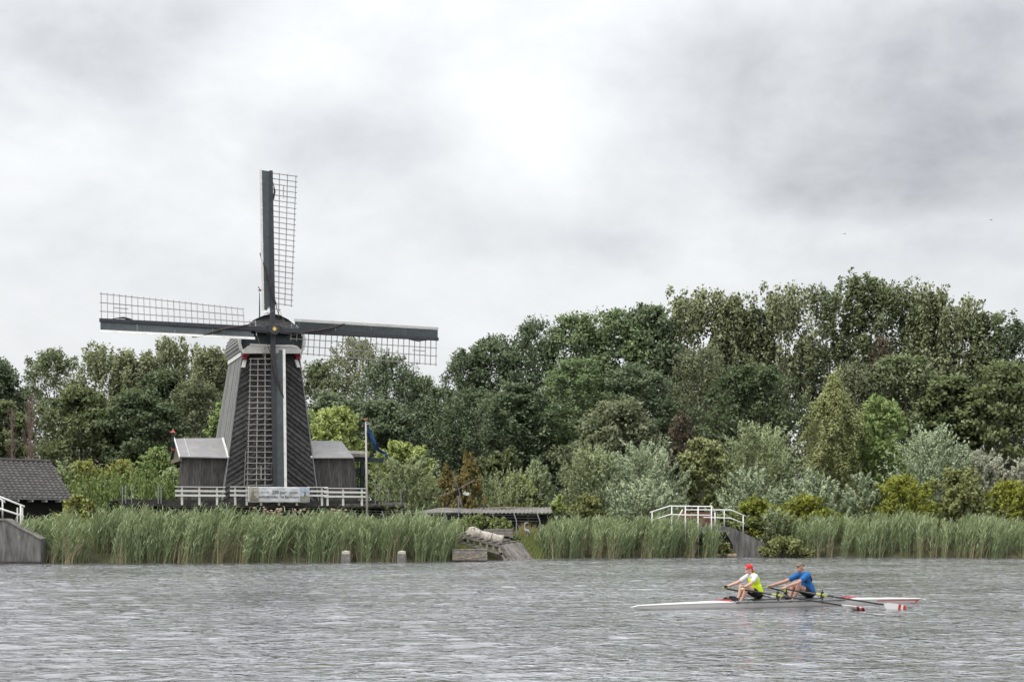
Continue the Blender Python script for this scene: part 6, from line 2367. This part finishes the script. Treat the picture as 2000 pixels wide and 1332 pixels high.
def rower(label, hx, lean_x, hands, skin, shirt_fn, cap_fn, headturn, sc=1.0, hz=0.305, gloves=False):
    """hx: hip position along the boat; faces the stern (-x)"""
    org = BW @ Vector((hx, 0, hz))
    e = empty('person', tuple(org), BY, label, 'person')
    J = {}
    J['hipL'], J['hipR'] = Vector((0.0, -0.088, 0.0)), Vector((0.0, 0.088, 0.0))
    J['waist'] = Vector((-0.035, 0, 0.16))
    J['chest'] = Vector((-0.105 + lean_x * 0.6, 0, 0.345))
    J['shL'] = Vector((-0.155 + lean_x, -0.172, 0.445))
    J['shR'] = Vector((-0.175 + lean_x, 0.172, 0.445))
    J['neck'] = Vector((-0.185 + lean_x, 0, 0.505))
    J['head'] = Vector((-0.255 + lean_x, 0, 0.625))
    J['knL'], J['knR'] = Vector((-0.375, -0.125, 0.185)), Vector((-0.400, 0.115, 0.185))
    J['anL'], J['anR'] = Vector((-0.50, -0.075, -0.185)), Vector((-0.52, 0.075, -0.185))
    for k in J:
        J[k] = J[k] * sc
    b = MB()
    # trunk
    b.ellipsoid(Vector((0.01, 0, 0.01)) * sc, Vector((0.125, 0.165, 0.115)) * sc)
    capsule(b, Vector((0, -0.05, 0.02)) * sc, J['waist'] + Vector((0, -0.05, 0)), 0.115 * sc, 0.105 * sc)
    capsule(b, Vector((0, 0.05, 0.02)) * sc, J['waist'] + Vector((0, 0.05, 0)), 0.115 * sc, 0.105 * sc)
    b.ellipsoid(J['chest'], Vector((0.105, 0.160, 0.150)) * sc, Matrix.Rotation(R(-22), 3, 'Y'))
    capsule(b, J['waist'], J['chest'], 0.115 * sc, 0.115 * sc)
    capsule(b, J['shL'] + Vector((0, 0.03, 0)), J['shR'] - Vector((0, 0.03, 0)), 0.068 * sc, 0.068 * sc)
    capsule(b, J['neck'] - Vector((-0.02, 0, 0.03)), J['neck'] + Vector((-0.035, 0, 0.05)) * sc, 0.056 * sc, 0.050 * sc)
    # head
    hr = Matrix.Rotation(headturn, 3, 'Z') @ Matrix.Rotation(R(6), 3, 'Y')

    def hd(x, y, z):
        return J['head'] + hr @ (Vector((x, y, z)) * sc)
    b.ellipsoid(hd(0.005, 0, 0.022), Vector((0.094, 0.075, 0.095)) * sc, hr, 16, 12)
    b.ellipsoid(hd(-0.035, 0, -0.045), Vector((0.056, 0.052, 0.072)) * sc, hr, 14, 10)
    b.ellipsoid(hd(-0.070, 0, -0.088), Vector((0.022, 0.026, 0.022)) * sc, hr)
    capsule(b, hd(-0.090, 0, 0.020), hd(-0.112, 0, -0.018), 0.009 * sc, 0.014 * sc, 8)
    capsule(b, hd(-0.091, -0.02, -0.052), hd(-0.091, 0.02, -0.052), 0.009 * sc, 0.009 * sc, 8)
    capsule(b, hd(-0.085, -0.03, 0.030), hd(-0.085, 0.03, 0.030), 0.012 * sc, 0.012 * sc, 8)
    for sy in (-1, 1):
        b.ellipsoid(hd(0.010, sy * 0.074, -0.005), Vector((0.020, 0.009, 0.030)) * sc, hr, 10, 8)
    # legs
    for h_, k_, a_ in (('hipL', 'knL', 'anL'), ('hipR', 'knR', 'anR')):
        capsule(b, J[h_], J[k_], 0.088 * sc, 0.058 * sc)
        mid = J[k_].lerp(J[a_], 0.32) + Vector((0.02, 0, 0)) * sc
        capsule(b, J[k_], mid, 0.056 * sc, 0.054 * sc)
        capsule(b, mid, J[a_], 0.054 * sc, 0.036 * sc)
        capsule(b, J[a_], J[a_] + Vector((-0.10, 0, 0.06)) * sc, 0.036 * sc, 0.030 * sc)
    # arms, out to the handles (given in the boat frame)
    W2 = Vector((hx, 0, hz))
    arms = []
    for sh, (gx, gy, gz2), ax in ((J['shL'], hands[0], hands[2]), (J['shR'], hands[1], hands[3])):
        gp = Vector((gx, gy, gz2)) - W2
        ax = Vector(ax)
        wr = gp + (sh - gp).normalized() * 0.085 * sc + Vector((0, 0, 0.012))
        el = sh.lerp(wr, 0.53) + Vector((0.02, math.copysign(0.035, sh.y), -0.035))
        capsule(b, sh, el, 0.056 * sc, 0.043 * sc)
        capsule(b, el, el.lerp(wr, 0.35), 0.044 * sc, 0.043 * sc)
        capsule(b, el.lerp(wr, 0.35), wr, 0.043 * sc, 0.028 * sc)
        hand(b, wr, gp, ax, sc)
        arms.append((sh, el, wr, gp, ax))
    remeshed(b, 'body', skin, 0.0105, e, iters=2)
    # shorts
    b = MB()
    b.ellipsoid(Vector((0.012, 0, 0.0)) * sc, Vector((0.145, 0.182, 0.120)) * sc)
    for h_, k_ in (('hipL', 'knL'), ('hipR', 'knR')):
        capsule(b, J[h_], J[h_].lerp(J[k_], 0.42), 0.103 * sc, 0.090 * sc)
    remeshed(b, 'shorts', mat('black_shorts', (0.012, 0.012, 0.014), 0.8, 0.2, 10, bump=0.1, rnd=0), 0.011, e)
    shirt_fn(e, J, arms, sc)
    cap_fn(e, hd, hr, sc)
    if gloves:
        for sh, el, wr, gp, ax in arms:
            b = MB()
            d = (gp - wr).normalized()
            for o_ in (-0.028, 0.0, 0.028):
                capsule(b, wr + d * 0.01 + ax * o_ * 0.6, gp + ax * o_ + Vector((0, 0, 0.026)) - d * 0.012, 0.026 * sc, 0.020 * sc, 8)
            remeshed(b, 'glove', mat('black_glove', (0.012, 0.012, 0.013), 0.8, 0.2, 10, bump=0.1, rnd=0), 0.009, e)
    return e, J, hd, hr


def torso(b, J, sc, g):
    b.ellipsoid(Vector((0.012, 0, 0.025)) * sc, Vector((0.128 + g, 0.166 + g, 0.10 + g)) * sc)
    capsule(b, Vector((0, -0.05, 0.03)) * sc, J['waist'] + Vector((0, -0.05, 0)), (0.116 + g) * sc, (0.107 + g) * sc)
    capsule(b, Vector((0, 0.05, 0.03)) * sc, J['waist'] + Vector((0, 0.05, 0)), (0.116 + g) * sc, (0.107 + g) * sc)
    b.ellipsoid(J['chest'], Vector((0.108 + g, 0.162 + g, 0.146 + g)) * sc, Matrix.Rotation(R(-22), 3, 'Y'))
    capsule(b, J['waist'], J['chest'], (0.117 + g) * sc, (0.117 + g) * sc)


def tee_sleeves(b, J, arms, sc, g):
    capsule(b, J['shL'] + Vector((0, 0.03, 0)), J['shR'] - Vector((0, 0.03, 0)), (0.070 + g) * sc, (0.070 + g) * sc)
    for sh, el, wr, gp, ax in arms:
        capsule(b, sh, sh.lerp(el, 0.58), (0.060 + g) * sc, (0.052 + g) * sc)


def shirt_yellow(e, J, arms, sc):
    b = MB()
    torso(b, J, sc, 0.008)
    tee_sleeves(b, J, arms, sc, 0.010)
    remeshed(b, 'white_shirt', mat('white_tee', (0.55, 0.55, 0.58), 0.8, 0.06, 8, bump=0.15, rnd=0), 0.010, e)
    b = MB()
    torso(b, J, sc, 0.022)
    for sy in (-1, 1):                                   # shoulder straps of the vest
        capsule(b, J['chest'] + Vector((-0.07, sy * 0.075, 0.06)) * sc, Vector((J['shL'].x, sy * 0.085 * sc, J['shL'].z + 0.050 * sc)), 0.052 * sc, 0.046 * sc)
        capsule(b, J['chest'] + Vector((0.07, sy * 0.075, 0.03)) * sc, Vector((J['shL'].x, sy * 0.085 * sc, J['shL'].z + 0.050 * sc)), 0.052 * sc, 0.046 * sc)
    remeshed(b, 'yellow_vest', mat('neon_vest', (0.52, 0.68, 0.015), 0.75, 0.08, 7, bump=0.2, rnd=0), 0.010, e)


def shirt_blue(e, J, arms, sc):
    b = MB()
    torso(b, J, sc, 0.020)
    tee_sleeves(b, J, arms, sc, 0.018)
    remeshed(b, 'blue_shirt', mat('blue_tee', (0.010, 0.085, 0.27), 0.75, 0.15, 7, bump=0.2, rnd=0, col2=(0.015, 0.13, 0.36)), 0.010, e)
    b = MB()
    for sy in (-1, 1):
        s0 = Vector((J['shL'].x - 0.045 * sc, sy * 0.10 * sc, J['shL'].z + 0.02 * sc))
        capsule(b, s0, J['chest'] + Vector((-0.085, sy * 0.145, -0.01)) * sc, 0.036 * sc, 0.030 * sc)
    for nm, sy in (('side_panel', -1), ('side_panel', 1)):
        b = MB()
        s0 = Vector((J['shL'].x + 0.045 * sc, sy * 0.125 * sc, J['shL'].z + 0.02 * sc))
        capsule(b, s0, J['chest'] + Vector((0.065, sy * 0.135, -0.02)) * sc, 0.046 * sc, 0.040 * sc)
        remeshed(b, nm, mat('navy_panel', (0.012, 0.016, 0.05), 0.8, 0.1, 7, bump=0.1, rnd=0), 0.010, e)
        b = MB()
        s0 = Vector((J['shL'].x - 0.062 * sc, sy * 0.115 * sc, J['shL'].z - 0.01 * sc))
        capsule(b, s0, J['chest'] + Vector((-0.075, sy * 0.135, -0.06)) * sc, 0.034 * sc, 0.030 * sc)
        remeshed(b, nm, mat('navy_panel', (0.012, 0.016, 0.05), 0.8, 0.1, 7, bump=0.1, rnd=0), 0.010, e)


def cap_red(e, hd, hr, sc):
    b = MB()
    b.ellipsoid(hd(0.010, 0, 0.052), Vector((0.103, 0.086, 0.080)) * sc, hr, 18, 12)
    b.ellipsoid(hd(0.075, 0, 0.015), Vector((0.045, 0.060, 0.052)) * sc, hr, 12, 8)
    b.ellipsoid(hd(0.120, 0, -0.045), Vector((0.052, 0.066, 0.016)) * sc, hr @ Matrix.Rotation(R(52), 3, 'Y'), 14, 8)
    remeshed(b, 'red_cap', mat('red_cap', (0.52, 0.025, 0.03), 0.8, 0.12, 9, bump=0.15, rnd=0), 0.009, e)
    b = MB()
    b.ellipsoid(hd(-0.088, -0.032, 0.004), Vector((0.014, 0.027, 0.020)) * sc, hr)
    b.ellipsoid(hd(-0.088, 0.032, 0.004), Vector((0.014, 0.027, 0.020)) * sc, hr)
    capsule(b, hd(-0.088, -0.05, 0.010), hd(0.0, -0.080, 0.006), 0.006 * sc, 0.005 * sc, 6)
    capsule(b, hd(-0.088, 0.05, 0.010), hd(0.0, 0.080, 0.006), 0.006 * sc, 0.005 * sc, 6)
    capsule(b, hd(-0.094, -0.02, 0.010), hd(-0.094, 0.02, 0.010), 0.006 * sc, 0.006 * sc, 6)
    b.build('sunglasses', mat('dark_lens', (0.012, 0.014, 0.020), 0.15, 0.1, bump=0, rnd=0, spec=0.6), e, smooth=True)


def cap_grey(e, hd, hr, sc):
    b = MB()
    b.ellipsoid(hd(0.010, 0, 0.062), Vector((0.103, 0.086, 0.072)) * sc, hr, 18, 12)
    b.ellipsoid(hd(-0.105, 0, 0.040), Vector((0.062, 0.068, 0.012)) * sc, hr @ Matrix.Rotation(R(-12), 3, 'Y'), 14, 8)
    remeshed(b, 'peaked_cap', mat('taupe_cap', (0.12, 0.10, 0.085), 0.85, 0.3, 14, bump=0.15, rnd=0, col2=(0.26, 0.20, 0.16)), 0.009, e)
    b = MB()
    b.ellipsoid(hd(0.050, 0, -0.010), Vector((0.062, 0.085, 0.055)) * sc, hr, 14, 10)
    b.ellipsoid(hd(0.072, 0, -0.040), Vector((0.040, 0.066, 0.040)) * sc, hr, 12, 8)
    remeshed(b, 'hair', mat('blond_hair', (0.50, 0.42, 0.30), 0.8, 0.25, 30, bump=0.4, rnd=0), 0.009, e)
    for sy in (-1, 1):
        MB().ellipsoid(hd(-0.088, sy * 0.030, 0.006), Vector((0.008, 0.012, 0.007)) * sc, hr, 8, 6).build('eye', mat('eye_dark', (0.03, 0.02, 0.015), 0.3, 0, bump=0, rnd=0), e)


def oar(label, hx, hz_, hy, lx, lz, ly, near):
    """handle end (hx, hy, hz_) -> oarlock (lx, ly, lz) -> blade"""
    a, l_ = Vector((hx, hy, hz_)), Vector((lx, ly, lz))
    d = (l_ - a).normalized()
    LT = 2.92
    org = BW @ a
    e = empty('oar', tuple(org), BY, label, 'oar', 'sculling oars of the boat')
    inv = Matrix.Translation(-a)

    def pt(t):
        return d * t
    MB().tube([pt(0.13), pt(0.95), pt(LT - 0.50)], [0.019, 0.023, 0.018], 10).build('shaft', m_carb, e, smooth=True)
    MB().tube([pt(0.0), pt(0.02), pt(0.14)], [0.012, 0.020, 0.019], 10).build('grip', m_yel, e, smooth=True)
    lk = (l_ - a).length
    MB().tube([pt(lk - 0.14), pt(lk + 0.12)], 0.028, 10).build('sleeve', m_yel, e, smooth=True)
    MB().tube([pt(lk - 0.035), pt(lk - 0.005)], 0.050, 12).build('collar', m_carb, e, smooth=True)
    sdn = d.cross(Vector((0, 0, 1))).normalized()
    dn = sdn.cross(d).normalized() * -1
    if dn.z > 0:
        dn = -dn
    # cleaver blade hanging below the shaft line
    roll = R(10) if near == 0 else R(62)
    dn = (Matrix.Rotation(roll, 3, d) @ dn).normalized()
    nrm = d.cross(dn).normalized()
    o0 = pt(LT - 0.52)
    prof_ = [(0.0, -0.015), (0.10, -0.045), (0.30, -0.055), (0.50, -0.045), (0.52, 0.02), (0.515, 0.195), (0.36, 0.185), (0.18, 0.120), (0.0, 0.02)]
    bm_ = MB()

    def bladeface(u0, u1):
        P = []
        ts = np.linspace(u0, u1, 4)
        upp = [(u, float(np.interp(u, [0, 0.1, 0.3, 0.5, 0.52], [-0.018, -0.055, -0.070, -0.060, -0.02]))) for u in ts]
        low = [(u, float(np.interp(u, [0, 0.18, 0.36, 0.515, 0.52], [0.025, 0.150, 0.225, 0.235, 0.225]))) for u in ts[::-1]]
        for u, v in upp + low:
            P.append(o0 + d * u + dn * v + nrm * (0.05 * u * (u - 0.55)))
        return P
    MB().prism(bladeface(0.0, 0.345), nrm * 0.012).build('blade', m_bdeck, e)
    for u0, u1, mm in ((0.347, 0.405, m_bred), (0.407, 0.455, m_bdeck), (0.457, 0.52, m_bred)):
        MB().prism(bladeface(u0, u1), nrm * 0.012).build('blade_band', mm, e)
    return d


def rigger(lx, lz, ly):
    b = MB()
    g0 = Vector((lx - 0.42, math.copysign(hb2(lx / HL), ly), 0.17))
    g1 = Vector((lx + 0.30, math.copysign(hb2(lx / HL), ly), 0.17))
    t_ = Vector((lx, ly, lz - 0.08))
    for g in (g0, g1):
        b.tube([g, t_], 0.013, 6)
    b.tube([t_ - Vector((0, 0, 0.05)), t_ + Vector((0, 0, 0.20))], 0.012, 6)
    b.box(t_ + Vector((0, 0, 0.14)), (0.06, 0.05, 0.03))
    b.box(t_ + Vector((0, 0, 0.03)), (0.07, 0.06, 0.03))
    b.build('rigger', m_carb, boat)


crew = []
for nm, hpx, hnd, lock, bladelab in (('a', 1479, (1444, 1150), (1519.5, 1162), 'red-capped'), ('b', 1580, (1524, 1148.5), (1606, 1161.5), 'blue-shirted')):
    hy, ly = -0.17, -0.78
    hx_, hz_ = bp_(hnd[0], hnd[1], hy)
    lx_, lz_ = bp_(lock[0], lock[1], ly)
    near = 0 if nm == 'b' else 1
    d1 = oar('black sculling oar on the camera side held by the %s rower' % bladelab, hx_, hz_, hy, lx_, lz_, ly, near)
    rigger(lx_, lz_, ly)
    fx = hx_ - 0.20 if nm == 'a' else hx_ - 0.12
    d2 = oar('black sculling oar on the far side held by the %s rower' % bladelab, fx, hz_ + 0.01, -hy + 0.10, lx_ - 0.06, lz_, -ly, near)
    rigger(lx_ - 0.06, lz_, -ly)
    hipx = bp_(hpx, 1166, 0.0)[0]
    g1 = Vector((hx_, hy, hz_)) + d1 * 0.07
    g2 = Vector((fx, -hy + 0.10, hz_ + 0.01)) + d2 * 0.07
    crew.append((hipx, g1, g2, d1, d2))
    MB().box((hipx + 0.02, 0, 0.175), (0.24, 0.30, 0.05)).build('seat', m_carb, boat, bevel=0.015)
    fb = MB()
    fb.box((hipx - 0.60, 0, 0.16), (0.03, 0.34, 0.26), Matrix.Rotation(R(-38), 3, 'Y'))
    fb.build('foot_plate', m_carb, boat)

hipx, g1, g2, d1, d2 = crew[0]
rower('person in red backward cap, sunglasses and neon yellow vest rowing', hipx, 0.01, (g1, g2, d1, d2), skin1, shirt_yellow, cap_red, R(4), 0.96, gloves=True)
hipx, g1, g2, d1, d2 = crew[1]
rower('person in blue shirt and grey peaked cap rowing behind the red cap', hipx, 0.015, (g1, g2, d1, d2), skin2, shirt_blue, cap_grey, R(10), 1.0)
